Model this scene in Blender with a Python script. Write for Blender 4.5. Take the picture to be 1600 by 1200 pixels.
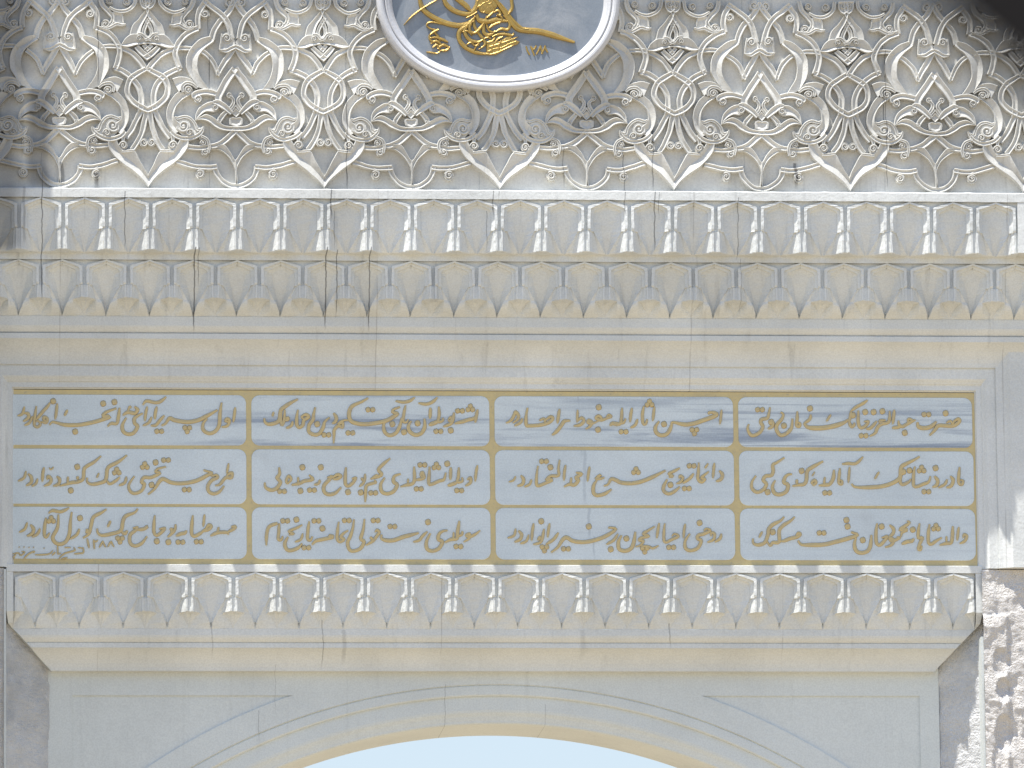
import bpy, bmesh, math, random
from mathutils import Vector, Matrix, noise

# ------------------------------------------------------------------ camera, sky, sun, exposure
for o in list(bpy.data.objects):
    bpy.data.objects.remove(o)
scene = bpy.context.scene
C = scene.collection
FPX, PITCH, YAW, ROLL = 13000.0, math.radians(10), math.radians(4.8), 0.0108
S = 1 / 376.0                                   # metres per photo pixel on the tablet plane
DIST = FPX * S
T = Vector((0, 0, 7.6))
fwd = Vector((math.sin(YAW) * math.cos(PITCH), math.cos(YAW) * math.cos(PITCH), math.sin(PITCH)))
right0 = fwd.cross(Vector((0, 0, 1))).normalized()
up0 = right0.cross(fwd)
upv = up0 * math.cos(ROLL) + right0 * math.sin(ROLL)
right = right0 * math.cos(ROLL) - up0 * math.sin(ROLL)
CAM = T - fwd * DIST
cam = bpy.data.cameras.new('camera'); camo = bpy.data.objects.new('camera', cam); C.objects.link(camo)
M = Matrix((right, upv, -fwd)).transposed().to_4x4(); M.translation = CAM
camo.matrix_world = M
cam.sensor_width = 36; cam.lens = FPX / 1600 * 36
cam.clip_start = 0.1; cam.clip_end = 5000
cam.dof.use_dof = True; cam.dof.focus_distance = DIST; cam.dof.aperture_fstop = 6.5
scene.camera = camo

SUN = Vector((-1.5, -1.0, 5.1)).normalized()
w = bpy.data.worlds.new('World'); scene.world = w; w.use_nodes = True
nt = w.node_tree
sky = nt.nodes.new('ShaderNodeTexSky'); sky.sky_type = 'NISHITA'; sky.sun_disc = False
sky.sun_elevation = math.asin(SUN.z); sky.sun_rotation = math.atan2(SUN.x, SUN.y)
sky.dust_density = 0.7; sky.air_density = 1.15; sky.ozone_density = 4.0
bg = nt.nodes['Background']; bg.inputs['Strength'].default_value = 0.118
# pale haze towards the horizon
tc = nt.nodes.new('ShaderNodeTexCoord'); sx_ = nt.nodes.new('ShaderNodeSeparateXYZ'); nt.links.new(tc.outputs['Generated'], sx_.inputs[0])
mr = nt.nodes.new('ShaderNodeMapRange'); mr.interpolation_type = 'SMOOTHSTEP'
for i_, q_ in enumerate((0.02, 0.30, 0.85, 0.0)): mr.inputs[i_ + 1].default_value = q_
nt.links.new(sx_.outputs[2], mr.inputs[0])
mx = nt.nodes.new('ShaderNodeMix'); mx.data_type = 'RGBA'; nt.links.new(mr.outputs[0], mx.inputs[0])
nt.links.new(sky.outputs[0], mx.inputs[6]); mx.inputs[7].default_value = (4.05, 4.33, 4.5, 1)
nt.links.new(mx.outputs[2], bg.inputs[0])
sl = bpy.data.lights.new('sun', 'SUN'); sl.energy = 5.0; sl.angle = math.radians(0.5); sl.color = (1, .955, .88)
so = bpy.data.objects.new('sun', sl); C.objects.link(so)
so.rotation_euler = SUN.to_track_quat('Z', 'Y').to_euler(); so.location = (-8, -10, 25)
scene.view_settings.view_transform = 'Standard'; scene.view_settings.look = 'None'
scene.view_settings.exposure = 0.66; scene.view_settings.gamma = 1
scene.render.resolution_x = 1024; scene.render.resolution_y = 768

# ------------------------------------------------------------------ facade coordinates
def W(x, y, d):
    """point of the plane lying d (1/376 m) in front of the tablet, seen at x, y of the survey photo"""
    r = right * ((x - 800) / FPX) + upv * ((600 - y) / FPX) + fwd
    t = (-d * S - CAM.y) / r.y
    return CAM + r * t
def ZX(y, d): return W(800, y, d).z             # height of a level course measured on the middle of the gate
def XX(x, d, y=700): return W(x, y, d).x

class MB:
    def __init__(s): s.v = []; s.f = []
    def add(s, vs, fs):
        n = len(s.v); s.v += [tuple(v) for v in vs]; s.f += [tuple(i + n for i in f) for f in fs]
    def quad(s, a, b, c, d): s.add([a, b, c, d], [(0, 1, 2, 3)])
    def box(s, x0, x1, y0, y1, z0, z1):
        s.add([(x0, y0, z0), (x1, y0, z0), (x1, y1, z0), (x0, y1, z0), (x0, y0, z1), (x1, y0, z1), (x1, y1, z1), (x0, y1, z1)],
              [(0, 3, 2, 1), (4, 5, 6, 7), (0, 1, 5, 4), (1, 2, 6, 5), (2, 3, 7, 6), (3, 0, 4, 7)])
    def loft(s, rows, closed=False):
        n = len(rows[0]); vs = [p for r in rows for p in r]; fs = []
        for i in range(len(rows) - 1):
            for j in range(n if closed else n - 1):
                k = (j + 1) % n
                fs.append((i * n + j, i * n + k, (i + 1) * n + k, (i + 1) * n + j))
        s.add(vs, fs)
    def mesh(s, name, mat, smooth=False, recalc=False):
        me = bpy.data.meshes.new(name); me.from_pydata(s.v, [], s.f); me.materials.append(mat)
        if recalc:
            bm = bmesh.new(); bm.from_mesh(me); bmesh.ops.remove_doubles(bm, verts=bm.verts, dist=1e-5)
            bmesh.ops.recalc_face_normals(bm, faces=bm.faces); bm.to_mesh(me); bm.free()
        if smooth: me.polygons.foreach_set('use_smooth', [True] * len(me.polygons))
        me.update(); return me
    def build(s, name, mat, parent=None, **k):
        return link(name, s.mesh(name, mat, **k), parent)
def link(name, me, parent=None, loc=None):
    o = bpy.data.objects.new(name, me); C.objects.link(o)
    if loc is None and me is not None and len(me.vertices):      # world-space mesh: give it an origin of its own
        n = len(me.vertices); co = [0.0] * (3 * n); me.vertices.foreach_get('co', co)
        loc = Vector([(min(co[k::3]) + max(co[k::3])) / 2 for k in range(3)])
        me.transform(Matrix.Translation(-loc))
    if parent is not None:
        o.parent = parent
        base = wloc(parent)
        o.location = (Vector(loc)) - base
    elif loc is not None: o.location = loc
    return o
def wloc(o):
    l = Vector(o.location)
    return l + wloc(o.parent) if o.parent else l
def thing(name, label, cat, loc=(0, 0, 0), group=None):
    o = bpy.data.objects.new(name, None); C.objects.link(o); o.location = loc
    o['label'] = label; o['category'] = cat
    if group: o['group'] = group
    return o

# ------------------------------------------------------------------ materials
class NT:
    def __init__(s, name):
        s.m = bpy.data.materials.new(name); s.m.use_nodes = True; s.t = s.m.node_tree
        s.b = s.t.nodes['Principled BSDF']
    def n(s, typ, **k):
        x = s.t.nodes.new(typ)
        for a, v in k.items(): setattr(x, a, v)
        return x
    def l(s, a, b): s.t.links.new(a, b)
    def math(s, op, a, b=None, c=None, clamp=False):
        x = s.n('ShaderNodeMath', operation=op, use_clamp=clamp)
        for i, q in enumerate((a, b, c)):
            if q is None: continue
            if isinstance(q, (int, float)): x.inputs[i].default_value = q
            else: s.l(q, x.inputs[i])
        return x.outputs[0]
    def ramp(s, v, lo, hi, a=0.0, b=1.0):
        x = s.n('ShaderNodeMapRange'); x.interpolation_type = 'SMOOTHSTEP'
        s.l(v, x.inputs[0])
        for i, q in enumerate((lo, hi, a, b)): x.inputs[i + 1].default_value = q
        return x.outputs[0]
    def mix(s, f, a, b):
        x = s.n('ShaderNodeMix', data_type='RGBA')
        if isinstance(f, (int, float)): x.inputs[0].default_value = f
        else: s.l(f, x.inputs[0])
        for i, q in ((6, a), (7, b)):
            if isinstance(q, tuple): x.inputs[i].default_value = (*q, 1)
            else: s.l(q, x.inputs[i])
        return x.outputs[2]
    def pos(s): return s.n('ShaderNodeNewGeometry').outputs['Position']
    def noise(s, scale, vec=None, detail=4, rough=.55, stretch=None, dist=0):
        x = s.n('ShaderNodeTexNoise'); x.inputs['Scale'].default_value = scale
        x.inputs['Detail'].default_value = detail; x.inputs['Roughness'].default_value = rough
        x.inputs['Distortion'].default_value = dist
        v = vec or s.pos()
        if stretch:
            mp = s.n('ShaderNodeMapping'); mp.inputs['Scale'].default_value = stretch
            s.l(v, mp.inputs[0]); v = mp.outputs[0]
        s.l(v, x.inputs['Vector']); return x.outputs[0]
    def bump(s, h, strength, dist=.01):
        b = s.n('ShaderNodeBump'); b.inputs['Strength'].default_value = strength; b.inputs['Distance'].default_value = dist
        s.l(h, b.inputs['Height']); s.l(b.outputs[0], s.b.inputs['Normal'])

def streaks(k, lst):
    """drip stains and cracks running down the stone, broad patches of dirt and painted shade: (x, y0, y1, half width px, depth plane, strength)"""
    sep = k.n('ShaderNodeSeparateXYZ'); k.l(k.pos(), sep.inputs[0])
    wob = k.math('MULTIPLY', k.math('SUBTRACT', k.noise(9, stretch=(0, 0, 1), detail=3), .5), .03)
    x = k.math('ADD', sep.outputs[0], wob); tot = None
    for (px, y0, y1, hw, d, st) in lst:
        p0, p1 = W(px, y0, d), W(px, y1, d)
        a = k.math('ABSOLUTE', k.math('SUBTRACT', x, p0.x))
        m = k.ramp(a, hw * S * .2, hw * S * .75, st * .85, 0)
        zt = k.ramp(sep.outputs[2], p1.z, p1.z + .06, 0, 1)
        zb = k.ramp(sep.outputs[2], p0.z - .003, p0.z + .003, 1, 0)
        m = k.math('MULTIPLY', m, k.math('MULTIPLY', zt, zb))
        tot = m if tot is None else k.math('MAXIMUM', tot, m)
    return tot

def marble(name, c1, c2, grime=(.19, .175, .15), grime_amt=.5, rough=.55, bump=.25, veins=None, st=None, stc=(.07, .07, .075), drip=.35, blocks=None):
    k = NT(name)
    big = k.ramp(k.noise(2.3, detail=5), .35, .68)
    col = k.mix(big, c1, c2)
    if veins: col = veins(k, col)
    joint = None
    if blocks:                                             # the courses are cut from separate blocks
        ln, off = blocks
        sep = k.n('ShaderNodeSeparateXYZ'); k.l(k.pos(), sep.inputs[0])
        u = k.math('DIVIDE', k.math('ADD', sep.outputs[0], off + 50), ln)
        wn = k.n('ShaderNodeTexWhiteNoise', noise_dimensions='1D'); k.l(k.math('FLOOR', u), wn.inputs['W'])
        tone = k.ramp(wn.outputs['Value'], 0, 1, 0, .3)
        col = k.mix(tone, col, tuple(q * r for q, r in zip(c2, (.90, .885, .86))))
        fr_ = k.math('ABSOLUTE', k.math('SUBTRACT', k.math('FRACT', u), .5))
        joint = k.math('MULTIPLY', k.ramp(fr_, .5 - .0035 / ln, .5 - .0008 / ln), k.ramp(k.noise(5), .38, .6, .04, .38))
    dr = k.ramp(k.noise(1.0, stretch=(26, 8, 1.6), detail=5, rough=.62), .56, .8, 0, drip)
    col = k.mix(dr, col, tuple(q * .62 for q in c2))
    sp = k.ramp(k.noise(7, detail=8, rough=.7), .60, .80, 0, grime_amt)
    col = k.mix(sp, col, grime)
    fine = k.ramp(k.noise(160, detail=3), .3, .7, .93, 1.05)
    cc = k.n('ShaderNodeMix', data_type='RGBA', blend_type='MULTIPLY'); cc.inputs[0].default_value = 1
    k.l(col, cc.inputs[6]); k.l(fine, cc.inputs[7]); col = cc.outputs[2]
    if joint is not None: col = k.mix(joint, col, (.22, .21, .20))
    if st: col = k.mix(streaks(k, st), col, stc)
    k.l(col, k.b.inputs['Base Color'])
    k.b.inputs['Roughness'].default_value = rough
    h = k.math('ADD', k.math('MULTIPLY', k.noise(45, detail=6, rough=.65), 1.0), k.math('MULTIPLY', k.noise(6, detail=3), 1.5))
    k.bump(h, bump, .006)
    return k.m

UP_STREAKS_SHADE = [(-5, -60, 400, 75, 100, .68), (60, 140, 300, 36, 100, .7), (20, -60, 130, 60, 100, .6), (97, 255, 300, 6, 97, .6), (880, 230, 300, 2, 97, .5), (65, 240, 470, 1.6, 80, .9), (37, 290, 392, 5, 100, .5), (150, 270, 300, 6, 100, .8), (195, 300, 392, 1.6, 105, .8), (303, 397, 522, 1.9, 50, .95), (309, 397, 455, 1.2, 50, .8),  # broad left entries: dirt plus the pier's shade painted into the colour
              (508, 397, 518, 1.9, 50, .95), (525, 397, 500, 1.5, 55, .85), (576, 397, 520, 1.7, 50, .9), (517, 297, 350, 2.2, 105, .85), (541, 150, 300, 1.6, 97, .8), (522, 330, 395, 1.2, 100, .6),
              (770, 297, 345, 1.8, 105, .7), (779, 297, 320, 1.2, 108, .7), (1022, 300, 396, 1.7, 100, .85), (1029, 300, 345, 1.1, 105, .7), (1152, 312, 410, 1.2, 95, .8), (975, 240, 345, 1.6, 104, .7),
              (1243, 255, 300, 5, 96, .8), (1382, 80, 300, 1.4, 96, .7), (153, 20, 140, 1.6, 96, .8), (327, 90, 140, 1.5, 96, .7), (325, 20, 60, 1.2, 96, .7), (1019, 200, 300, 1.5, 97, .6), (1155, 410, 495, 1.1, 55, .5), (760, 330, 396, 1.3, 100, .6), (1380, 140, 200, 1.5, 97, .7)]
LOW_STREAKS = [(504, 970, 1046, 1.6, -20, .5), (537, 985, 1040, 6, -20, .25), (1046, 975, 1016, 2.2, -20, .5), (331, 975, 1030, 2, -20, .3), (910, 985, 1030, 8, -20, .18), (430, 1040, 1120, 1, -60, .3), (404, 1110, 1160, 1, -64, .5), (695, 1070, 1156, 1, -70, .5), (852, 1100, 1160, .9, -70, .4)]
M_FRIEZE = marble('frieze_marble', (.70, .695, .655), (.49, .485, .455), grime_amt=.6, st=UP_STREAKS_SHADE, drip=.55, bump=.35)
M_CORN = marble('cornice_marble', (.72, .742, .735), (.61, .63, .625), grime_amt=.28, st=UP_STREAKS_SHADE, drip=.6, bump=.4, blocks=(1.31, .35))
M_LOW = marble('lower_marble', (.72, .738, .725), (.63, .648, .635), grime_amt=.18, st=LOW_STREAKS, drip=.34, bump=.3, blocks=(1.42, .0))
M_ARCH = marble('arch_marble', (.67, .705, .695), (.605, .637, .63), grime_amt=.14, st=LOW_STREAKS, drip=.24, bump=.2)

def tab_veins(k, col):
    sep = k.n('ShaderNodeSeparateXYZ'); k.l(k.pos(), sep.inputs[0])
    z0, z1 = ZX(668, 2), ZX(697, 2)
    row = k.ramp(sep.outputs[2], z0 - .02, z0 + .05, 1, .55)
    row = k.math('MULTIPLY', row, k.ramp(sep.outputs[2], ZX(705, 2), ZX(699, 2), .10, 1))
    xs = k.ramp(sep.outputs[0], XX(230, 2), XX(420, 2), .1, 1)
    row = k.math('MULTIPLY', row, xs)
    n = k.noise(1.0, stretch=(1.1, 1, 17), detail=7, rough=.6, dist=.35)
    v = k.math('MULTIPLY', k.ramp(n, .46, .62), row)
    col = k.mix(k.math('MULTIPLY', v, .8), col, (.24, .29, .38))
    n2 = k.noise(1.0, stretch=(.35, 1, 55), detail=4, rough=.5)
    v2 = k.math('MULTIPLY', k.ramp(n2, .60, .68), row)
    col = k.mix(k.math('MULTIPLY', v2, .7), col, (.22, .27, .36))
    bl = k.ramp(k.noise(4.2, detail=4), .58, .8, 0, .3)
    return k.mix(bl, col, (.36, .38, .40))
TAB_ST = [(913, 703, 795, 5, 2, .35), (908, 703, 720, 3, 2, .4), (920, 793, 850, 4, 2, .4), (928, 838, 880, 3, 2, .4), (903, 619, 640, 2.5, 2, .35), (1160, 850, 870, 2, 2, .2)]
M_TAB = marble('tablet_marble', (.66, .73, .765), (.59, .66, .70), grime_amt=.07, rough=.42, bump=.10, veins=tab_veins, st=TAB_ST, stc=(.27, .31, .36), drip=.12)
M_MFRAME = marble('grey_marble_frame', (.60, .61, .63), (.54, .55, .58), grime_amt=.04, rough=.35, bump=.05, drip=.08)
def med_cloud(k, col):
    v = k.ramp(k.noise(5.5, detail=7, rough=.65, dist=.6), .45, .72, 0, .5)
    return k.mix(v, col, (.42, .44, .47))
M_MPLAQ = marble('grey_marble_plaque', (.24, .275, .32), (.20, .235, .28), grime_amt=.05, rough=.4, bump=.08, veins=med_cloud, drip=.25)

def gold(name, c1, c2, c3, metal=.35, rough=.42):
    k = NT(name)
    f = k.ramp(k.noise(14, detail=5, rough=.7), .35, .7)
    col = k.mix(f, c1, c2)
    g = k.ramp(k.noise(55, detail=4, rough=.7), .55, .72, 0, .75)
    col = k.mix(g, col, c3)
    k.l(col, k.b.inputs['Base Color']); k.b.inputs['Metallic'].default_value = metal; k.b.inputs['Roughness'].default_value = rough
    k.bump(k.noise(130, detail=4, rough=.7), .45, .004)
    return k.m
M_GOLD = gold('worn_gilding', (.62, .49, .24), (.54, .44, .245), (.44, .37, .25), metal=.12)
M_GOLDB = gold('gilt_border', (.64, .52, .26), (.56, .46, .25), (.43, .37, .25), metal=.12)
kk = NT('bole_edge'); kk.b.inputs['Roughness'].default_value = .8
kk.l(kk.mix(kk.ramp(kk.noise(30, detail=4), .35, .65), (.25, .215, .18), (.34, .30, .26)), kk.b.inputs['Base Color']); M_EDGE = kk.m
M_TUGH = gold('bright_gilding', (.46, .31, .085), (.37, .25, .075), (.28, .19, .06), metal=.5, rough=.32)

def stone(name, c1, c2, c3, bump=.8, sc=1.0):
    k = NT(name)
    f = k.ramp(k.noise(3.5 * sc, detail=8, rough=.65), .35, .68)
    col = k.mix(f, c1, c2)
    g = k.ramp(k.noise(11 * sc, detail=8, rough=.72), .55, .75, 0, .8)
    col = k.mix(g, col, c3)
    k.l(col, k.b.inputs['Base Color']); k.b.inputs['Roughness'].default_value = .9
    k.bump(k.math('ADD', k.noise(35 * sc, detail=8, rough=.7), k.noise(120 * sc, detail=4)), bump, .012)
    return k.m
M_ROUGH = stone('rough_limestone', (.74, .715, .69), (.68, .66, .64), (.58, .56, .535), bump=1.0)
M_MORTAR = stone('grey_mortar', (.68, .69, .70), (.50, .51, .52), (.78, .79, .79), bump=.9)
M_GROUND = stone('pale_paving', (.35, .285, .187), (.32, .26, .172), (.29, .235, .155), bump=.2, sc=.3)
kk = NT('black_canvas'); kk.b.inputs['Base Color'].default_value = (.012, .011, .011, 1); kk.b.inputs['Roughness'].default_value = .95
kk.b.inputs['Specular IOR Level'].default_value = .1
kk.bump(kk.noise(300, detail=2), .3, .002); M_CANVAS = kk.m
kk = NT('dark_steel'); kk.b.inputs['Base Color'].default_value = (.05, .05, .05, 1); kk.b.inputs['Metallic'].default_value = .8; kk.b.inputs['Roughness'].default_value = .5
kk.bump(kk.noise(90, detail=3), .1, .002); M_STEEL = kk.m

# ------------------------------------------------------------------ ground
def ground():
    mb = MB(); n = 24
    ext = [-3000, -900, -300, -100] + [-60 + 10 * i for i in range(13)] + [100, 300, 900, 3000]
    rows = [[(x, y, 0) for x in ext] for y in ext]
    mb.loft(rows)
    o = mb.build('ground', M_GROUND); o['kind'] = 'structure'; o['label'] = 'pale stone paving in front of the marble gate'
ground()

# ------------------------------------------------------------------ the marble gateway
XL, XR = XX(-330, 60), XX(1930, 60)
gate = thing('marble_gateway', 'tall white marble gateway with carved frieze, stalactite cornices and round arch', 'gateway', (0, 0, 0))
D = lambda d: -d * S                           # y coordinate of a depth
clamp = lambda t, a=0.0, b=1.0: max(a, min(b, t))

def course(mb, prof, x0, x1):
    """horizontal moulding: prof = [(z, d)]"""
    mb.loft([[(x0, D(d), z), (x1, D(d), z)] for z, d in prof])

# core masonry behind everything (frieze zone, tablet zone, piers down to the ground)
zt = ZX(-260, 95)
core = MB()
core.box(XL, XR, D(94), D(-420), ZX(300, 94), zt)
core.box(XL, XR, D(-6), D(-418), ZX(880, -6), ZX(300, 94) - .002)
core.box(XL, XX(30, -80, 1100), D(-75), D(-416), 0, ZX(880, -6) - .002)
core.box(XX(1500, -80, 1100), XR, D(-75), D(-416), 0, ZX(880, -6) - .002)
core.box(XL - .05, XR + .05, D(128), D(-425), zt, zt + .35)
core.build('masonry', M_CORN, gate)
# projecting corner pier to the left of the picture (throws the shade over the left end)
pil = MB(); xe = XX(-58, 205, 200)
pil.box(xe - 1.3, xe, D(205), D(-60), 0, zt + .5)
pil.box(xe - 1.36, xe + .012, D(209), D(-62), 0, 2.2)
pil.build('corner_pier', M_CORN, gate)

# carved frieze: plain ground slab of several blocks
fr = MB(); fz0, fz1 = ZX(298, 95), zt - .002
xs = [XL, XX(153, 95, 200), XX(327, 95, 200), XX(541, 95, 200), XX(748, 95, 200), XX(1019, 95, 200), XX(1162, 95, 200), XX(1381, 95, 200), XR]
for a, b in zip(xs, xs[1:]):
    g = .0012
    fr.loft([[(a + g, D(93), z), (a + g, D(95), z), (b - g, D(95), z), (b - g, D(93), z)] for z in (fz0, fz1)])
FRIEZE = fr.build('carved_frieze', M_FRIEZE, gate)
bd = MB(); bd.box(XL, XR, D(114), D(90), ZX(-30, 110), zt - .004)
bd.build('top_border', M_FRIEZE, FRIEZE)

# upper cornice: fascia with a wobbling hand-cut edge, right end block
Z1 = ZX(312, 111)                                  # top of the first tier
fa = MB(); rnd = random.Random(4)
zf1 = ZX(297.3, 112)
n = 220
rows = [[], [], [], [], []]
for i in range(n + 1):
    x = XL + (XR - XL) * i / n
    j = rnd.gauss(0, .0006); j2 = rnd.gauss(0, .0005)
    for r, (y, z) in zip(rows, ((D(90), zf1 + .002), (D(110.8), zf1 + .001 + j), (D(112.2), zf1 - .003 + j), (D(112.2), Z1 + .001 + j2), (D(100), Z1 + .0))):
        r.append((x, y, z))
fa.loft(rows)
pitch1 = (XX(1555, 100, 350) - XX(132.5, 100, 350)) / 21
x1_0 = XX(132.5, 100, 350)
xend1 = x1_0 + 21.5 * pitch1
Z1b = Z1 - 79 * S / math.cos(PITCH)
fa.loft([[(xend1, D(111.6), z), (XR, D(111.6), z)] for z in (Z1, Z1b)])
fa.quad((xend1, D(111.6), Z1b), (XR, D(111.6), Z1b), (XR, D(60), Z1b), (xend1, D(60), Z1b))
fa.quad((xend1, D(111.6), Z1), (xend1, D(111.6), Z1b), (xend1, D(60), Z1b), (xend1, D(60), Z1))
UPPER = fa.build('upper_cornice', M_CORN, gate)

def niche_mesh(name, pitch, H1, H2, H3, VT, dB, mat, ledge):
    """one cell of a stalactite cornice: house-shaped frame, hollow leaf, half a pendant on either side.
    built about the leaf's axis; u across, v down from the fascia, d depth, all in photo pixels"""
    P = pitch / S / 2
    cz = 1 / math.cos(PITCH)
    k = P / 33.9
    levels = []
    vs = [0, 1, 2, 3, 4, 5.5, 7, 8, 9, 10, 11.5, 13, 15, 18, 21, 25, 29, 33, H1 - 2]
    if H1 > 40: vs.insert(-1, 38)
    def leaf_d(v):
        t = clamp((v - 10) / (VT - 10)); return -10 - (abs(dB) - 12) * (t ** (1.7 if ledge else 1.1))
    def u7f(v): return 14.5 * clamp((v - 11) / 9) * (1 - clamp((v - 17) / (VT - 17))) * k
    for v in vs:
        uo = 31.0 * clamp(v / 8.8) * k; ui = min(uo, 26.6 * clamp((v - 2.6) / 9.6) * k)
        uj = min(ui, 21.8 * clamp((v - 6.5) / 9.5) * k); ue = min(uj, 20.6 * clamp((v - 9) / 8.5) * k)
        dc = leaf_d(v); g = -6
        levels.append((v, [(P, g), (uo, g), (uo, 0), (ui, 0), (ui, -4), (uj, -5.5), (uj - .2, -8.5), ((uj + ue) / 2, -9), (ue, -9.5), (min(u7f(v), ue), dc), (0, dc)]))
    # foot of the column
    for v, dd in ((H1, -.4), (H1 + 1.5, -1.8), (H1 + 2, -2.6)):
        p = [list(q) for q in levels[-1][1]]
        p[1] = [31.1 * k, -5]; p[2] = [30.9 * k, dd]; p[3] = [27 * k, dd]; p[4] = [26.7 * k, -4]
        p[9] = [u7f(v), leaf_d(v)]; p[10] = [0, leaf_d(v)]
        levels.append((v, [tuple(q) for q in p]))
    lo = [H1 + 2.4] + [H1 + 2.4 + (H2 - H1 - 2.4) * i / 5 for i in range(1, 6)]
    def ue_f(v):
        return 20.6 * k * clamp(1 - (v - H1 - 3) / (VT - H1 - 3)) + .5
    def low(v, t):
        ue = ue_f(v); dc = leaf_d(v)
        e = ue / (20.6 * k)
        de = -9.5 - (-dc - 9.5) * (1 - e) * .9
        q = 1.0 if ledge else .6
        u4 = (28 - .6 * t) * k; u5 = (25 - 1.6 * t * q) * k; u6 = (22.4 - 5.4 * t * q) * k; u7 = max((21.6 - 8.5 * t * q) * k, ue + .5)
        return [(P, -3.6), (31.4 * k, -3.6), (31.0 * k, -1.4), ((28.5 - .4 * t) * k, -1.4), (u4, -4.6), (u5, -5.6 - 2.0 * t), (u5 - .8 - (0 if ledge else 3.4 * t), -9.2 - 3.0 * t),
                (u7, -9.8 - 11 * t * q), (ue, de), (min(u7f(v), ue), dc), (0, dc)]
    for v in lo:
        levels.append((v, low(v, clamp((v - H1) / (H2 - H1)))))
    last = levels[-1]
    if ledge:
        levels.append((H2 + .6, [(u, d - .5) for u, d in last[1]]))
        levels.append((H2 + 1.2, [(u, min(d - 1.0, -1)) for u, d in last[1]]))
        levels.append((H2 + 2.5, [(u, dB) for u, d in last[1]]))
        levels.append((H2 + 4, [(u, dB) for u, d in last[1]]))
    else:
        m = 9; base = last[1]
        uf0 = base[6][0] - 1.0
        for i in range(0, m + 1):
            t = i / m; pts = []
            ub = P - (P - uf0) * (1 - t) ** 1.45 - .35              # edge of the fan
            for j, (u, d) in enumerate(base):
                v0 = H2 + (VT - 2 - H2) * clamp(1 - u / uf0) ** 1.5 if u < uf0 else H2
                v = v0 + (H3 - v0) * t
                if j <= 6:
                    uu = P - (P - u) * (P - ub) / (P - uf0)
                    dd = d + (dB - d) * (t ** .36)
                elif j == 7:
                    uu = min(u, ub - .8) - .5 * math.sin(math.pi * t); dd = d + (dB - d) * t ** 1.9
                    if t < .02: v += .2
                elif j == 8:
                    uu = ue_f(v) + 3.0 * math.sin(math.pi * t) * t; uu = min(uu, ub - 1.6)
                    dd = d + (dB - d) * t ** 1.7
                elif j == 9:
                    uu = min(u7f(v), ue_f(v)); dd = leaf_d(min(v, VT)) if v < VT else dB
                else: uu = 0; dd = leaf_d(min(v, VT)) if v < VT else dB
                pts.append((uu, max(dd, dB), v + .25))
            levels.append((None, pts))
    mb = MB()
    for sgn in (1, -1):
        rows = [[(sgn * p[0] * S, -p[1] * S, -(v if len(p) < 3 else p[2]) * S * cz) for p in pts] for v, pts in levels]
        if sgn < 0: rows = [r[::-1] for r in rows]
        mb.loft(rows)
    return mb.mesh(name, mat, recalc=False)

def place_niches(me, parent, x0, pitch, count, d, z):
    vars_ = []
    for s_ in range(5):                                    # five hands: edges waver and chip a little differently
        m2 = me.copy(); half = pitch / 2
        for v in m2.vertices:
            p = v.co; fade = clamp((half - abs(p.x)) / (3 * S))
            q = Vector((p.x * 26 + s_ * 13.7, p.z * 26, p.y * 20 + s_ * 3.3))
            n3 = noise.noise_vector(q); n4 = noise.noise_vector(q * 3.1)
            v.co.x += (n3.x * .9 + n4.x * .35) * S * fade
            v.co.z += (n3.z * .8 + n4.z * .3) * S * clamp(-p.z / (4 * S)) * (.25 + .75 * fade)
            v.co.y += (n4.y * .55) * S * clamp(-p.z / (4 * S)) * fade
        vars_.append(m2)
    for i in range(count):
        link('stalactite_niche', vars_[(i * 7 + i // 3) % 5], parent, (x0 + pitch * i, D(d), z))

me1 = niche_mesh('stalactite_niche', pitch1, 45.5, 79, 0, 84, -30, M_CORN, True)
place_niches(me1, UPPER, x1_0 - 4 * pitch1, pitch1, 26, 111, Z1)
# second tier, set half a cell over
Z2 = ZX(408.5, 81)
Z2b = ZX(496.5, 44)
me2 = niche_mesh('stalactite_niche', pitch1, 36.5, 58, (Z2 - Z2b) / S * math.cos(PITCH), 75, -37, M_CORN, False)
st2 = MB()
place_niches(me2, UPPER, x1_0 - 4.5 * pitch1, pitch1, 28, 81, Z2)
c2 = MB(); course(c2, [(Z1b + .01, 81.6), (Z2, 81.6), (Z2 + .0005, 70)], XL, XR)
xe2 = x1_0 + 22.9 * pitch1
c2.loft([[(xe2, D(81), Z2), (XR, D(81), Z2)], [(xe2, D(81), Z2 - 58 * S), (XR, D(81), Z2 - 58 * S)], [(xe2, D(44), Z2b), (XR, D(44), Z2b)]])
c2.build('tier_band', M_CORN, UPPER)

# mouldings below it that turn into the frame of the inscription tablet
fm = MB()
course(fm, [(ZX(496, 44), 43.5), (ZX(497, 45), 45), (ZX(511, 45), 45), (ZX(513.5, 44), 44), (ZX(517, 42), 42), (ZX(520.5, 39.5), 39.5), (ZX(522.2, 37.6), 37.6), (ZX(522.8, 36.4), 36.4), (ZX(523.4, 40), 40), (ZX(531.5, 40), 40), (ZX(533, 38.2), 38.2), (ZX(536, 34.5), 34.5), (ZX(541, 29.5), 29.5), (ZX(546.6, 25), 25)], XL, XR)
ring = [(546.6, 25), (547, 24.8), (553, 21.2), (559, 18.6), (565, 16.9), (570, 16.2), (571.8, 16), (572.4, 12.6), (573.4, 12.6), (574, 13), (589.5, 13), (592, 11.6), (595, 9.2), (598, 7.6), (598.6, 5.6), (600, 5.2), (607.5, 5), (608.4, 2.5), (610.5, .5)]
zbot = ZX(884, 30)
vl, vr = [], []
rows = []
for y, d in ring:
    z = ZX(y, d); o = (608.4 - y) * .86
    xr_ = XX(1524 + o, d, 620 if y > 600 else 580); xl_ = XX(19.5 - o, d, 620 if y > 600 else 580)
    rows.append([(xl_, D(d), zbot), (xl_, D(d), z), (xr_, D(d), z), (xr_, D(d), zbot)])
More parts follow.
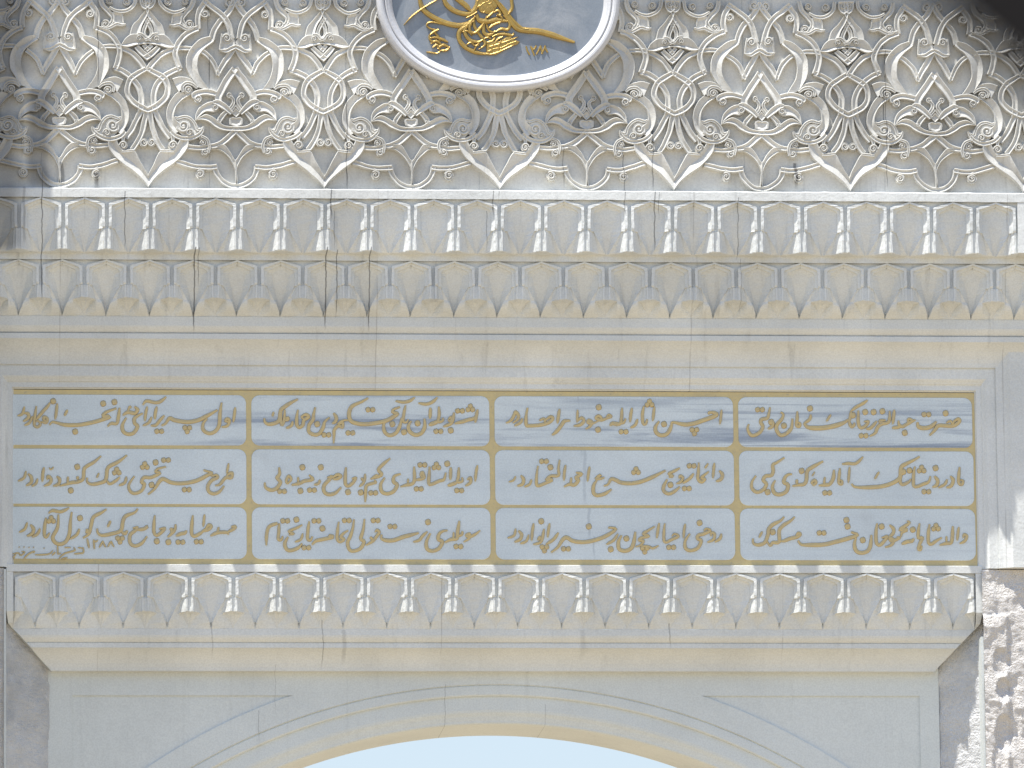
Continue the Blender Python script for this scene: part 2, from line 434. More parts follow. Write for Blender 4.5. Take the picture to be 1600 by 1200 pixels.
fm.loft(rows)
r0 = rows[0]; rn = rows[-1]
zr = r0[1][2]
for side in (0, 1):
    xi = r0[0][0] if side == 0 else r0[3][0]; xo = XL if side == 0 else XR
    fm.quad((xi, D(25), zr), (xo, D(25), zr), (xo, D(25), zbot), (xi, D(25), zbot))
    xin = rn[0][0] if side == 0 else rn[3][0]
    xi2 = xin
    fm.quad((xo, D(25), zbot), (xi, D(25), zbot), (xi, D(-20), zbot), (xo, D(-20), zbot))
    pts = [(r[0][0] if side == 0 else r[3][0], r[0][1], zbot) for r in rows]
    for a, b in zip(pts, pts[1:]):
        fm.quad(a, b, (b[0], D(-20), zbot), (a[0], D(-20), zbot))
fm.build('tablet_frame', M_CORN, gate)

# lower cornice
Z3 = ZX(894.5, 6)
Z3b = ZX(983.3, -16)
x3_0 = XX(55, 0, 930); pitch3 = (XX(1490, 0, 930) - x3_0) / 21
xl3 = XX(10, 6, 930); xr3 = XX(1535, 6, 930)
lc = MB()
zmt, zmb = ZX(972, -10), ZX(1050, -60)
def mitred(mb, prof, back=-80):
    rows = []
    for z, d in prof:
        o = clamp((zmt - z) / (zmt - zmb)) * 70 * S + (.6 if d < 6 else 0) * S
        rows.append([(xl3 + o, D(back), z), (xl3 + o, D(d), z), (xr3 - o, D(d), z), (xr3 - o, D(back), z)])
    mb.loft(rows)
mitred(lc, [(ZX(882.6, 6), -5), (ZX(882.8, 6), 6.2), (ZX(883.3, 6.6), 6.6), (Z3 + .0008, 6.6), (Z3, 2)])
for xa, xb in ((xl3, x3_0 - .5 * pitch3), (x3_0 + 21.5 * pitch3, xr3)):
    o = [(xa, xb)] 
    zz = ZX(956, 6)
    l = xa == xl3
    qx = lambda d: 0 if d > 0 else 70 * S * clamp((zmt - (Z3b + (.02 if d > -10 else 0))) / (zmt - zmb))
    oo = lambda d: ((xa + qx(d), xb) if l else (xa, xb - qx(d)))
    rows = [[(oo(d)[0], D(d if l else d), z), (oo(d)[1], D(d), z)] for z, d in ((Z3, 6), (zz, 6), (Z3b + .02, -4), (Z3b, -16))]
    lc.loft(rows)
    side = [(oo(d)[0] if l else oo(d)[1], D(d), z) for z, d in ((Z3, 6), (zz, 6), (Z3b + .02, -4), (Z3b, -16))]
    lc.loft([[p, (p[0], D(-80), p[2])] for p in side])
mitred(lc, [(ZX(983, -16), -19), (ZX(983.4, -15.5), -15.5), (ZX(993, -15.5), -15.5), (ZX(996.5, -16.6), -16.6), (ZX(1000, -18.8), -18.8), (ZX(1003.4, -21.6), -21.6), (ZX(1004.6, -23.6), -23.6), (ZX(1005.4, -22), -22),
            (ZX(1012.5, -22), -22), (ZX(1013, -24.5), -24.5), (ZX(1016, -29), -29), (ZX(1020, -34), -34), (ZX(1025, -38.6), -38.6), (ZX(1031, -42.6), -42.6), (ZX(1037, -45.4), -45.4), (ZX(1043, -47.2), -47.2), (ZX(1048.6, -48), -48), (ZX(1049.6, -56), -56), (ZX(1050.6, -65), -65)])
LOWER = lc.build('lower_cornice', M_LOW, gate)
me3 = niche_mesh('stalactite_niche', pitch3, 36.5, 60, (Z3 - Z3b) / S * math.cos(PITCH), 76, -22, M_LOW, False)
place_niches(me3, LOWER, x3_0, pitch3, 22, 6, Z3)

# arch wall
XC, YC, R0 = 776, 2015, 884
dW = -64
aw = MB()
def yarc(x, R):
    dx = abs(x - XC)
    return YC - math.sqrt(max(R * R - dx * dx, 0)) if dx < R else None
ygr = 600 + (T.z / S) * math.cos(PITCH) + 100
SPR = 600
def ya(x, R):
    dx = abs(x - XC)
    if dx > SPR + (R - R0): return 3600
    return YC - math.sqrt(R * R - dx * dx)
xcol = sorted(set([75, 113, 476, 1076, 1437, 1467] + list(range(80, 1467, 9))))
xcol = [x for x in xcol if not any(abs(x - q) < 4 and x != q for q in (75, 113, 476, 1076, 1437, 1467))]
def PW(x, y, d):                      # wall point: x read at y=1100, height as on the gate's middle
    p = Vector((XX(x, d, 1100), D(d), 0)); p.z = max(ZX(y, d), 0.0); return p
R1, R2_, R3 = 928, 946, 982
rec = -66.8
for a, b in zip(xcol, xcol[1:]):
    inrec = (113 <= a and b <= 476) or (1076 <= a and b <= 1437)
    top = 1044
    if not inrec:
        aw.quad(PW(a, top, dW), PW(b, top, dW), PW(b, ya(b, R2_), dW), PW(a, ya(a, R2_), dW))
    else:
        yt = 1087
        qa, qb = max(ya(a, R3), yt), max(ya(b, R3), yt)
        aw.quad(PW(a, top, dW), PW(b, top, dW), PW(b, yt, dW), PW(a, yt, dW))
        aw.quad(PW(a, yt, dW), PW(b, yt, dW), PW(b, yt, rec), PW(a, yt, rec))
        aw.quad(PW(a, yt, rec), PW(b, yt, rec), PW(b, qb, rec), PW(a, qa, rec))
        aw.quad(PW(a, qa, rec), PW(b, qb, rec), PW(b, qb, dW), PW(a, qa, dW))
        aw.quad(PW(a, qa, dW), PW(b, qb, dW), PW(b, ya(b, R2_), dW), PW(a, ya(a, R2_), dW))
for x in (113, 1437):
    aw.quad(PW(x, 1087, dW), PW(x, 1087, rec), PW(x, 3600, rec), PW(x, 3600, dW))
for x in (75, 1467):
    aw.quad(PW(x, 1044, dW), PW(x, 1044, -80), PW(x, 3600, -80), PW(x, 3600, dW))
ARCH = aw.build('arch_wall', M_ARCH, gate)
# archivolt bands and soffit follow the same circle, then drop as jambs
def arc_pts(R, d):
    L = []
    lim = SPR + (R - R0)
    a1 = math.asin(lim / R)
    L.append(PW(XC - lim, 3600, d))
    for i in range(-60, 61):
        a = a1 * i / 60
        L.append(PW(XC + R * math.sin(a), YC - R * math.cos(a), d))
    L.append(PW(XC + lim, 3600, d))
    return L
av = MB()
av.loft([arc_pts(R, d) for R, d in ((R2_ + .5, -63.9), (R2_ - 1.2, -67), (R2_ - 3, -65.6), (R1 + 2, -65.4), (R1, -66.8), (R1 - .8, -70.4), (R1 - 2.5, -70.2), (906, -70.2), (902, -71), (896, -74), (889, -76.2), (886, -76.6), (R0, -78))])
av.build('archivolt', M_ARCH, ARCH)
sf = MB()
ap = arc_pts(R0, -78)
sf.loft([[(p.x, D(d), p.z) for p in ap] for d in (-78, -100, -130, -170, -218)])
lim2 = [(p.x, D(-218), p.z) for p in ap]
sf.loft([lim2, [((p[0] - XX(XC, -74)) * 1.25 + XX(XC, -74), D(-219), p[2] + .25) for p in lim2], [((p[0] - XX(XC, -74)) * 1.25 + XX(XC, -74), D(-420), p[2] + .25) for p in lim2]])
sf.build('arch_soffit', M_ARCH, ARCH)

# rough strips either side of the arch, with real lumps
def rough_sheet(name, x0, x1, z0, z1, d, amp, step, mat, parent, seed=0, hole=None, d2=None):
    mb = MB(); nx = max(2, int((x1 - x0) / step)); nz = max(2, int((z1 - z0) / step))
    rows = []
    for i in range(nz + 1):
        z = z0 + (z1 - z0) * i / nz; r = []
        for j in range(nx + 1):
            x = x0 + (x1 - x0) * j / nx
            q = Vector((x * 9 + seed, z * 9, seed * 3.1))
            h = noise.fractal(q, .9, 2.1, 5) + .6 * noise.noise(q * .35) + .35 * abs(noise.noise(q * 4.3))
            if hole: h += hole(x, z)
            r.append((x, D(d if d2 is None else d + (d2 - d) * j / nx) - amp * h * S, z))
        rows.append(r)
    mb.loft(rows[::-1])
    return mb.build(name, mat, parent, smooth=True)
zl = 5.2
rough_sheet('mortar_strip', XX(1466, -72, 1100), XX(1540, -72, 1100), zl, ZX(886, -70), -66, 4.5, .0055, M_MORTAR, ARCH, 3, None, -8)
rough_sheet('mortar_strip', XX(4, -72, 1100), XX(77, -72, 1100), zl, ZX(886, -70), -10, 4.0, .0055, M_MORTAR, ARCH, 8, None, -66)
ed = MB()
ed.box(XX(1535, 12, 1100), XX(1538.6, 12, 1100), D(14), D(-78), 0, ZX(994, 12))
ed.build('marble_edge', M_ARCH, ARCH)
el = MB(); el.box(XX(6, 12, 1100), XX(9.5, 12, 1100), D(13), D(-78), 0, zbot - .01)
el.build('marble_edge', M_ARCH, ARCH)

rwx = XX(1538.6, 12, 1100)
def rhole(x, z):
    # chipped vertical channel in the rubble, deeper pockets with their own outline
    u = (x - rwx) / S; v = (ZX(885, 12) - z) / S
    h = 0
    for cx, cy, rx, ry, dep in ((27, 150, 13, 22, -1.6), (30, 195, 11, 20, -1.9), (30, 262, 14, 30, -2.0), (22, 310, 12, 40, -1.2), (48, 230, 8, 60, -.5)):
        e = ((u - cx) / rx) ** 2 + ((v - cy) / ry) ** 2
        if e < 1: h += dep * (1 - e) ** .5
    if u < 40 and v > 75: h += 1.2 * clamp((40 - u) / 4)
    return h
rw = thing('rubble_wall', 'rough sunlit limestone wall with chipped surface at the right edge below the cornice', 'wall', (rwx + .4, D(12), 0)); rw['kind'] = 'thing'
rough_sheet('rough_face', rwx, rwx + 1.0, 5.2, zbot - .004, 10, 4.5, .0065, M_ROUGH, rw, 21, rhole)
b = MB(); b.box(rwx + .001, rwx + 1.6, D(2), D(-74), 0, 5.2); b.box(rwx + .001, rwx + 1.6, D(-16), D(-74), 5.2, zbot - .006); b.build('wall_body', M_ROUGH, rw)
lwx = XX(6, 12, 1100)
lw = thing('rubble_wall', 'rough grey limestone wall in shade at the left edge below the tablet', 'wall', (lwx - .4, D(12), 0)); lw['kind'] = 'thing'
rough_sheet('rough_face', lwx - .8, lwx, 5.2, zbot - .004, 8, 4.0, .0075, M_ROUGH, lw, 40)
b = MB(); b.box(lwx - 1.4, lwx - .001, D(2), D(-74), 0, 5.2); b.box(lwx - 1.4, lwx - .001, D(-16), D(-74), 5.2, zbot - .006); b.build('wall_body', M_ROUGH, lw)

# ------------------------------------------------------------------ carved relief
def catmull(P, per=5):
    """P: list of tuples (x, y, w...) -> dense list"""
    n = len(P)
    if n < 3:
        return [tuple(P[0][k] + (P[1][k] - P[0][k]) * i / per for k in range(len(P[0]))) for i in range(per + 1)]
    out = []
    for i in range(n - 1):
        p0, p1, p2, p3 = P[max(i - 1, 0)], P[i], P[i + 1], P[min(i + 2, n - 1)]
        for s in range(per):
            t = s / per
            out.append(tuple(.5 * ((2 * b) + (c - a) * t + (2 * a - 5 * b + 4 * c - d) * t * t + (3 * b - a - 3 * c + d) * t ** 3)
                             for a, b, c, d in zip(p0, p1, p2, p3)))
    out.append(P[-1]); return out
def offsets(pts):
    """pts [(x,y,w)] -> left, centre, right polylines"""
    L, Cc, R = [], [], []
    n = len(pts)
    for i, p in enumerate(pts):
        a, b = pts[max(i - 1, 0)], pts[min(i + 1, n - 1)]
        dx, dy = b[0] - a[0], b[1] - a[1]; l = math.hypot(dx, dy) or 1
        nx, ny = -dy / l, dx / l
        L.append((p[0] + nx * p[2] / 2, p[1] + ny * p[2] / 2)); Cc.append((p[0], p[1])); R.append((p[0] - nx * p[2] / 2, p[1] - ny * p[2] / 2))
    return L, Cc, R

class Relief:
    """collects carved strokes given in tracing units, then makes a mesh that is mirrored about the axis"""
    def __init__(s, tx): s.mb = MB(); s.tx = tx; s.k = 0
    def eps(s): s.k += 1; return (s.k % 9) * .16
    def strip(s, L, Cn, R, h, dv, rim=1.0):
        e = s.eps(); h = h + e; rows = []
        for l, c, r in zip(L, Cn, R):
            l, c, r = s.tx(l), s.tx(c), s.tx(r)
            wl = math.hypot(l[0] - r[0], l[1] - r[1]) or 1
            q = min(.3, rim / wl)
            li = (l[0] + (r[0] - l[0]) * q, l[1] + (r[1] - l[1]) * q); ri = (r[0] + (l[0] - r[0]) * q, r[1] + (l[1] - r[1]) * q)
            dd = min(dv, wl * .42)
            lo = (l[0] - (r[0] - l[0]) * .06, l[1] - (r[1] - l[1]) * .06); ro = (r[0] - (l[0] - r[0]) * .06, r[1] - (l[1] - r[1]) * .06)
            rows.append([(lo[0], lo[1], 0), (l[0], l[1], h - .6), (li[0], li[1], h), (c[0], c[1], h - dd), (ri[0], ri[1], h), (r[0], r[1], h - .6), (ro[0], ro[1], 0)])
        s.mb.loft(rows)
        for r in (rows[0], rows[-1]): s.mb.add(r, [tuple(range(len(r)))])
    def rib(s, pts, w=85, h=11, dv=3.3, per=5):
        P = [(p[0], p[1], (p[2] if len(p) > 2 else w) * 1.13) for p in pts]
        s.strip(*offsets(catmull(P, per)), h, dv)
    def blade(s, o, c, i, h=11.5, dv=4.5, per=6):
        m = max(len(o), len(c), len(i))
        def rs(P):
            q = catmull([(x, y) for x, y in P], 8); n = m * per
            acc = [0]
            for a, b in zip(q, q[1:]): acc.append(acc[-1] + math.hypot(b[0] - a[0], b[1] - a[1]))
            out = []; j = 0
            for k in range(n + 1):
                t = acc[-1] * k / n
                while j < len(acc) - 2 and acc[j + 1] < t: j += 1
                f = (t - acc[j]) / ((acc[j + 1] - acc[j]) or 1)
                out.append(tuple(q[j][z] + (q[j + 1][z] - q[j][z]) * f for z in (0, 1)))
            return out
        s.strip(rs(o), rs(c), rs(i), h, dv, .8)
    def boss(s, x, y, r, h=11):
        """a curled volute: low disc with a spiral ridge running into a small eye"""
        e = s.eps(); x0, y0 = s.tx((x, y)); x1, _ = s.tx((x + r, y)); rr = abs(x1 - x0); rows = []
        for k in range(17):
            a = 2 * math.pi * k / 16
            rows.append([(x0 + rr * q * math.cos(a), y0 + rr * q * math.sin(a), z) for q, z in ((1.05, 0), (1, h - 1.2 + e), (.9, h - 1.6 + e), (.4, h - 3.2 + e), (0, h - 3.2 + e))])
        s.mb.loft(rows)
        ph = (x * 7 + y * 13) % 6.28; L, Cn, Rr = [], [], []
        for k in range(27):
            t = k / 26; a = ph + t * 2 * math.pi * 1.3; q = .86 - .58 * t; wd = .17 * (1 - .25 * t)
            for lst, rad in ((L, q + wd), (Cn, q), (Rr, q - wd)): lst.append((x0 + rr * rad * math.cos(a), y0 + rr * rad * math.sin(a)))
        rows = [[(*l, h - 3.4), (*[l[m] * .75 + c_[m] * .25 for m in (0, 1)], h + .5 + e), (*c_, h + .9 + e), (*[r_[m] * .75 + c_[m] * .25 for m in (0, 1)], h + .3 + e), (*r_, h - 3.4)] for l, c_, r_ in zip(L, Cn, Rr)]
        s.mb.loft(rows)
        rows = []
        for k in range(11):
            a = 2 * math.pi * k / 10
            rows.append([(x0 + rr * q * math.cos(a), y0 + rr * q * math.sin(a), z) for q, z in ((.27, h - 3.4), (.25, h), (.15, h + 1.2), (0, h + 1.5))])
        s.mb.loft(rows)
    def plate(s, poly, h=10, dish=2.2):
        e = s.eps(); P = [s.tx(p) for p in poly]; n = len(P)
        cx = sum(p[0] for p in P) / n; cy = sum(p[1] for p in P) / n
        rows = []
        for q, z in ((1.03, 0), (1, h + e), (.88, h + .2 + e), (.55, h - dish + e), (.0, h - dish * .7 + e)):
            rows.append([(cx + (p[0] - cx) * q, cy + (p[1] - cy) * q, z) for p in P])
        s.mb.loft(rows, closed=True)
    def mesh(s, name, mat, sx, conv, sides=(1, -1)):
        mb = MB()
        for sg in sides:
            f = s.mb.f if sg > 0 else [t[::-1] for t in s.mb.f]
            mb.add([conv(sg * a, v, h) for a, v, h in s.mb.v], f)
        return mb.mesh(name, mat, recalc=False)

dF = 95
a0, a1 = W(231, 250, dF + 11), W(1326.7, 250, dF + 11)
PER = (a1.x - a0.x) / 4
SXF = PER / 273.8                               # metres per traced pixel on the frieze
ZB = fz0                                        # top of the fascia
cz = 1 / math.cos(PITCH)
def txV(p): return ((1490 - p[0]) * 136.9 / 1440, 294.6 - p[1] / 10.667)
def txP(p): return ((p[0] - 50) * 136.9 / 1440, 294.6 - p[1] / 10.667)
HAND = [0]
def convF(a, v, h):
    q = Vector((a * .021 + HAND[0] * 17.3, v * .021, HAND[0] * 5.1)); r = q * 4
    da = 2.4 * noise.noise(q) + .7 * noise.noise(r); dv_ = 2.2 * noise.noise(q + Vector((31, 7, 3))) * clamp(v / 30) + .6 * noise.noise(r + Vector((9, 2, 1))) * clamp(v / 12)
    return ((a + da) * SXF, -h * .86 * S * (1 + .10 * noise.noise(q * 2 + Vector((3, 3, 50)))), (v + dv_) * SXF * cz - 1.4 * S)

B1, C1 = 1067, 2134
# -- pieces that belong to the V axis
sc = Relief(txV)
sc.blade([(822, 2350), (832, 2450), (905, 2570), (1030, 2695), (1250, 2855), (1400, 2995), (1495, 3125)], [(890, 2330), (960, 2470), (1080, 2590), (1255, 2715), (1390, 2850), (1494, 2985)], [(960, 2320), (1060, 2490), (1180, 2515), (1272, 2510), (1360, 2660), (1494, 2925)], 12.5, 5.0)
sc.rib([(1060, 2525, 40), (1160, 2520, 45), (1270, 2505, 40)], h=12.8, dv=1.5)
sc.rib([(1090, 2200, 60), (1080, 2290, 55), (1075, 2350, 40)], h=11.5)
sc.boss(1078, 2418, 74, 12.6)
sc.boss(1424, 2372, 72, 11)
INTER = sc
it = Relief(txV)
it.rib([(1375, 1850), (1300, 2020), (1225, 2160), (1120, 2290)], 82, 10.2)
it.rib([(1465, 1850), (1430, 2060), (1390, 2210), (1320, 2360), (1230, 2490)], 78, 10.6)
it.rib([(720, 795, 60), (860, 785, 68), (1010, 795, 70), (1130, 835, 80), (1260, 905, 85), (1380, 1030, 85), (1478, 1195, 80)], h=10.8)
it.rib([(1478, 1165, 70), (1330, 1250, 85), (1215, 1340, 85), (1160, 1470, 85), (1175, 1600, 85), (1270, 1720, 85), (1410, 1810, 85), (1500, 1850, 85)], h=11.2)
it.rib([(640, 470), (780, 525), (920, 635), (1005, 760), (1040, 890), (1010, 1030), (960, 1160)], 84, 11.6)
it.rib([(945, 1140, 80), (1080, 1195, 85), (1220, 1290, 85), (1330, 1430, 85), (1385, 1590, 85), (1382, 1760, 85), (1370, 1860, 85)], h=10.4)
it.rib([(530, 20), (625, 180), (655, 320), (640, 480)], 82, 11.0)
it.boss(545, 228, 72)
INT = it
fi = Relief(txV)
fi.blade([(1440, 190), (1330, 330), (1245, 430), (1205, 590)], [(1500, 130), (1430, 270), (1345, 410), (1305, 570)], [(1535, 120), (1480, 290), (1400, 430), (1372, 590)], 12, 4)
fi.rib([(1535, 290, 50), (1465, 410, 58), (1425, 530, 58), (1450, 610, 55), (1530, 650, 50)], h=11)
fi.blade([(1062, 790), (1190, 798), (1330, 752), (1500, 725)], [(1062, 765), (1190, 735), (1320, 700), (1500, 690)], [(1066, 760), (1125, 660), (1215, 588), (1320, 575)], 12.6, 4.5)
fi.rib([(1330, 570, 40), (1400, 575, 46), (1460, 640, 46), (1540, 672, 44)], h=12.9)
fi.boss(1352, 640, 50, 12.5)
fi.rib([(1425, 745, 60), (1515, 850, 66)], h=11)
fi.rib([(1315, 780, 70), (1400, 880, 88), (1520, 985, 88)], h=11.3)
fi.plate([(1352, -60), (1358, 60), (1395, 130), (1450, 165), (1530, 110), (1530, -60)], 11, 3)
fi.boss(1440, 20, 55, 12)
hk = Relief(txV)
hk.rib([(715, -60, 60), (722, 20, 70), (760, 110, 75), (850, 205, 72), (912, 300, 62), (890, 380, 55), (830, 435, 40)], h=11)
hk.boss(790, 408, 76, 11.4)
hk.plate([(905, 205), (1000, 200), (1082, 245), (1100, 390), (1132, 415), (1050, 442), (955, 432), (925, 370)], 10.5, 3)
hk.rib([(715, 455, 36), (800, 488, 44), (880, 465, 50), (970, 415, 50), (1060, 432, 40), (1130, 412, 24)], h=12)
hk.rib([(860, 130, 36), (960, 185, 50), (1080, 200, 56), (1200, 150, 56), (1275, 60, 55), (1295, -60, 50)], h=11.6)
hk.boss(1150, 28, 66, 11); hk.boss(860, 20, 60, 11)
# -- bird-headed scroll between the axes
bd_ = Relief(txV)
bd_.blade([(1000, 1545), (1110, 1670), (1180, 1840), (1182, 1990), (1140, 2110), (1040, 2230)], [(880, 1575), (1005, 1700), (1090, 1850), (1105, 1990), (1070, 2100), (960, 2185)], [(770, 1560), (920, 1660), (1015, 1760), (1055, 1880), (1045, 1990), (950, 2075)], 12, 5)
bd_.rib([(585, 2120, 22), (610, 2200, 48), (690, 2280, 62), (800, 2318, 66), (920, 2312, 66), (1040, 2265, 66), (1120, 2190, 60)], h=12.4)
bd_.rib([(590, 2150, 30), (680, 2180, 48), (720, 2080, 46), (790, 1990, 46), (890, 1955, 48), (1000, 1985, 46), (1050, 1960, 30)], h=11.8)
bd_.boss(905, 2110, 112, 12.2); bd_.boss(805, 2222, 66, 12.6)
bd_.plate([(620, 2160), (690, 2080), (780, 1990), (1000, 1990), (1030, 2150), (900, 2290), (720, 2270)], 8.5, 1)
bd_.rib([(375, 1560, 80), (510, 1530, 88), (640, 1540, 88), (745, 1590, 84), (745, 1640, 40)], h=11.4)
bd_.boss(685, 1645, 66, 11)
bd_.rib([(690, 1470, 40), (765, 1412, 50), (870, 1400, 52), (935, 1465, 50), (920, 1550, 40)], h=12.6)
bd_.boss(838, 1512, 72, 12)
bd_.blade([(700, 1410), (785, 1325), (950, 1295), (1092, 1335)], [(730, 1430), (830, 1375), (960, 1390), (1050, 1420)], [(760, 1440), (870, 1415), (930, 1480), (985, 1550)], 11.2, 3.5)
bd_.blade([(455, 600), (600, 640), (745, 755), (835, 900), (855, 1060), (830, 1210), (700, 1430)], [(430, 640), (560, 740), (690, 810), (765, 930), (765, 1070), (745, 1210), (690, 1440)], [(395, 680), (550, 800), (640, 920), (668, 1065), (650, 1225), (570, 1375), (470, 1520)], 12, 5)
bd_.rib([(60, 10), (130, 130), (205, 235), (300, 335), (385, 480), (432, 650)], 84, 10.4)
bd_.rib([(560, 0), (420, 115), (265, 250), (165, 420), (105, 640)], 84, 11.8)
# -- palmette axis
pa = Relief(txP)
pa.rib([(30, 3092), (150, 3080), (265, 3015), (345, 2930), (385, 2840), (392, 2755)], 76, 10.8)
pa.rib([(365, 2768), (520, 2785), (680, 2772), (830, 2738), (1010, 2680)], 74, 11.2)
pa.rib([(680, 2790, 40), (620, 2830, 40), (590, 2880, 36)], h=10.6)
pa.boss(648, 2895, 76, 11)
pa.blade([(495, 2475), (350, 2475), (205, 2570), (115, 2690), (65, 2830), (40, 3070)], [(400, 2440), (270, 2485), (145, 2590), (75, 2720), (52, 2850), (38, 3070)], [(350, 2405), (240, 2400), (150, 2500), (80, 2620), (40, 2700), (34, 3070)], 11.6, 4.5)
pa.rib([(45, 2150, 92), (150, 2262, 92), (270, 2362, 88), (400, 2412, 76), (500, 2420, 60)], h=11)
pa.rib([(480, 2420, 66), (650, 2450, 72), (850, 2432, 70)], h=10.4)
pa.rib([(640, 2265, 40), (530, 2320, 46), (495, 2430, 46), (515, 2540, 42)], h=12)
pa.boss(600, 2372, 62, 11.6); pa.boss(570, 2512, 70, 11.6)
pa.rib([(640, 2200, 44), (645, 2320, 40)], h=11.2)
pa.rib([(45, 1150, 105), (175, 1345, 110), (285, 1510, 110), (338, 1610, 108), (330, 1690, 90)], h=11.4)
pa.rib([(120, 1895, 60), (225, 1790, 92), (350, 1705, 92), (430, 1700, 50)], h=11.9)
pa.blade([(370, 1688), (500, 1695), (630, 1775), (702, 1880), (722, 2015)], [(430, 1720), (555, 1785), (640, 1860), (685, 1940), (718, 2015)], [(350, 1800), (400, 1862), (515, 1858), (610, 1905), (712, 2012)], 11.2, 3.5)
pa.blade([(40, 2188), (230, 2178), (385, 2118), (485, 2045), (600, 2005), (722, 2020)], [(40, 2150), (230, 2132), (380, 2062), (480, 1992), (600, 1962), (716, 2012)], [(40, 2112), (220, 2092), (340, 2012), (440, 1942), (560, 1912), (705, 1998)], 11.7, 4.0)
pa.boss(392, 1788, 62, 12)
pa.rib([(215, 1868, 60), (295, 1965, 76), (330, 2040, 66)], h=10.8)
pa.boss(330, 2020, 44, 11.6)
pa.plate([(-60, 1975), (0, 1955), (60, 1975), (120, 1955), (165, 2000), (155, 2075), (60, 2118), (-40, 2080)], 11, 2)
pa.plate([(50, 1805), (118, 1885), (50, 1965), (-20, 1885)], 10.5, 2)
pa.boss(150, 1592, 50, 11)
pa.rib([(150, 1605, 40), (95, 1660, 46), (95, 1730, 52), (150, 1815, 48)], h=11)
pa.rib([(60, 1745, 44), (90, 1800, 44), (130, 1850, 40)], h=10.6)
bw = Relief(txP)
bw.rib([(60, 755, 80), (150, 930, 88), (235, 1070, 86), (335, 1255, 70)], h=11)
bw.rib([(318, 1250, 60), (395, 1060, 74), (500, 935, 74), (600, 860, 68)], h=11.5)
bw.boss(192, 628, 78, 12)
bw.plate([(50, 690), (120, 560), (200, 535), (275, 580), (295, 700), (306, 835), (200, 860), (60, 745)], 9.8, 1.5)
bw.blade([(40, 800), (110, 840), (200, 880), (312, 842)], [(45, 770), (120, 800), (205, 850), (310, 836)], [(50, 735), (125, 765), (205, 815), (306, 825)], 12.4, 3)
bw.rib([(270, 560, 22), (285, 690, 26), (300, 830, 26)], h=11.6, dv=1)
bu = Relief(txP)
bu.rib([(40, -30, 70), (70, 20, 74), (115, 90, 60)], h=9.6)
bu.boss(150, 20, 84, 9.6)

for k in range(-2, 7):
    x = a0.x + k * PER; HAND[0] = k + 3
    for nm, rel_, halves in (('scroll_blade', sc, 0), ('interlaced_band', INT, 0), ('finial', fi, 0), ('hooked_leaf', hk, 1), ('bird_scroll', bd_, 1)):
        if k == 2 and nm in ('finial', 'hooked_leaf'): continue       # under the medallion
        for q in (((1,), (-1,)) if halves else ((1, -1),)):
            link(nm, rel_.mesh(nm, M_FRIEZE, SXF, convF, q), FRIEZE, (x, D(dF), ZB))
    for nm, rel_ in (('palmette', pa), ('bow_leaf', bw), ('bud', bu)):
        link(nm, rel_.mesh(nm, M_FRIEZE, SXF, convF), FRIEZE, (x + PER / 2, D(dF), ZB))

# ------------------------------------------------------------------ medallion
md = thing('medallion', 'oval grey marble medallion with gilded monogram at the top of the frieze', 'medallion', (W(778, -5, 110).x, D(95), W(778, -5, 110).z))
MA, MBX, dM = 192.5, 150.0, 112
def oval(off, t):
    a, b = MA - off, MBX - off
    c, s_ = math.cos(t), math.sin(t); e = 2 / 2.15
    return (math.copysign(abs(c) ** e, c) * a, math.copysign(abs(s_) ** e, s_) * b)
ctr = W(778, -5, dM)
N = 128
def oring(prof):
    rows = []
    for k in range(N + 1):
        t = 2 * math.pi * k / N; r = []
        for off, d in prof:
            x, y = oval(off, t)
            r.append((ctr.x + x * S * .992, D(d), ctr.z + y * S * cz * .992))
        rows.append(r)
    m = MB(); m.loft(rows); return m
def rel(mb, o):
    return mb
rel(oring([(1, 94), (.3, 108), (0, 117), (.8, 120), (3, 122.4), (6, 123.6), (9, 123.2), (11.4, 121.2), (12.4, 118.2), (13, 118.0), (13.6, 120), (15, 120.4), (17.5, 118.6), (20, 117.4), (22.4, 115.4), (24.8, 112.6), (25.6, 109)]), md).build('frame', M_MFRAME, md, smooth=False)
pl = MB(); cvs = [oval(24, 2 * math.pi * k / N) for k in range(N)]
pl.add([(ctr.x + x * S * .992, D(110.2), ctr.z + y * S * cz * .992) for x, y in cvs], [tuple(range(N))])
PLQ = rel(pl, md).build('plaque', M_MPLAQ, md)

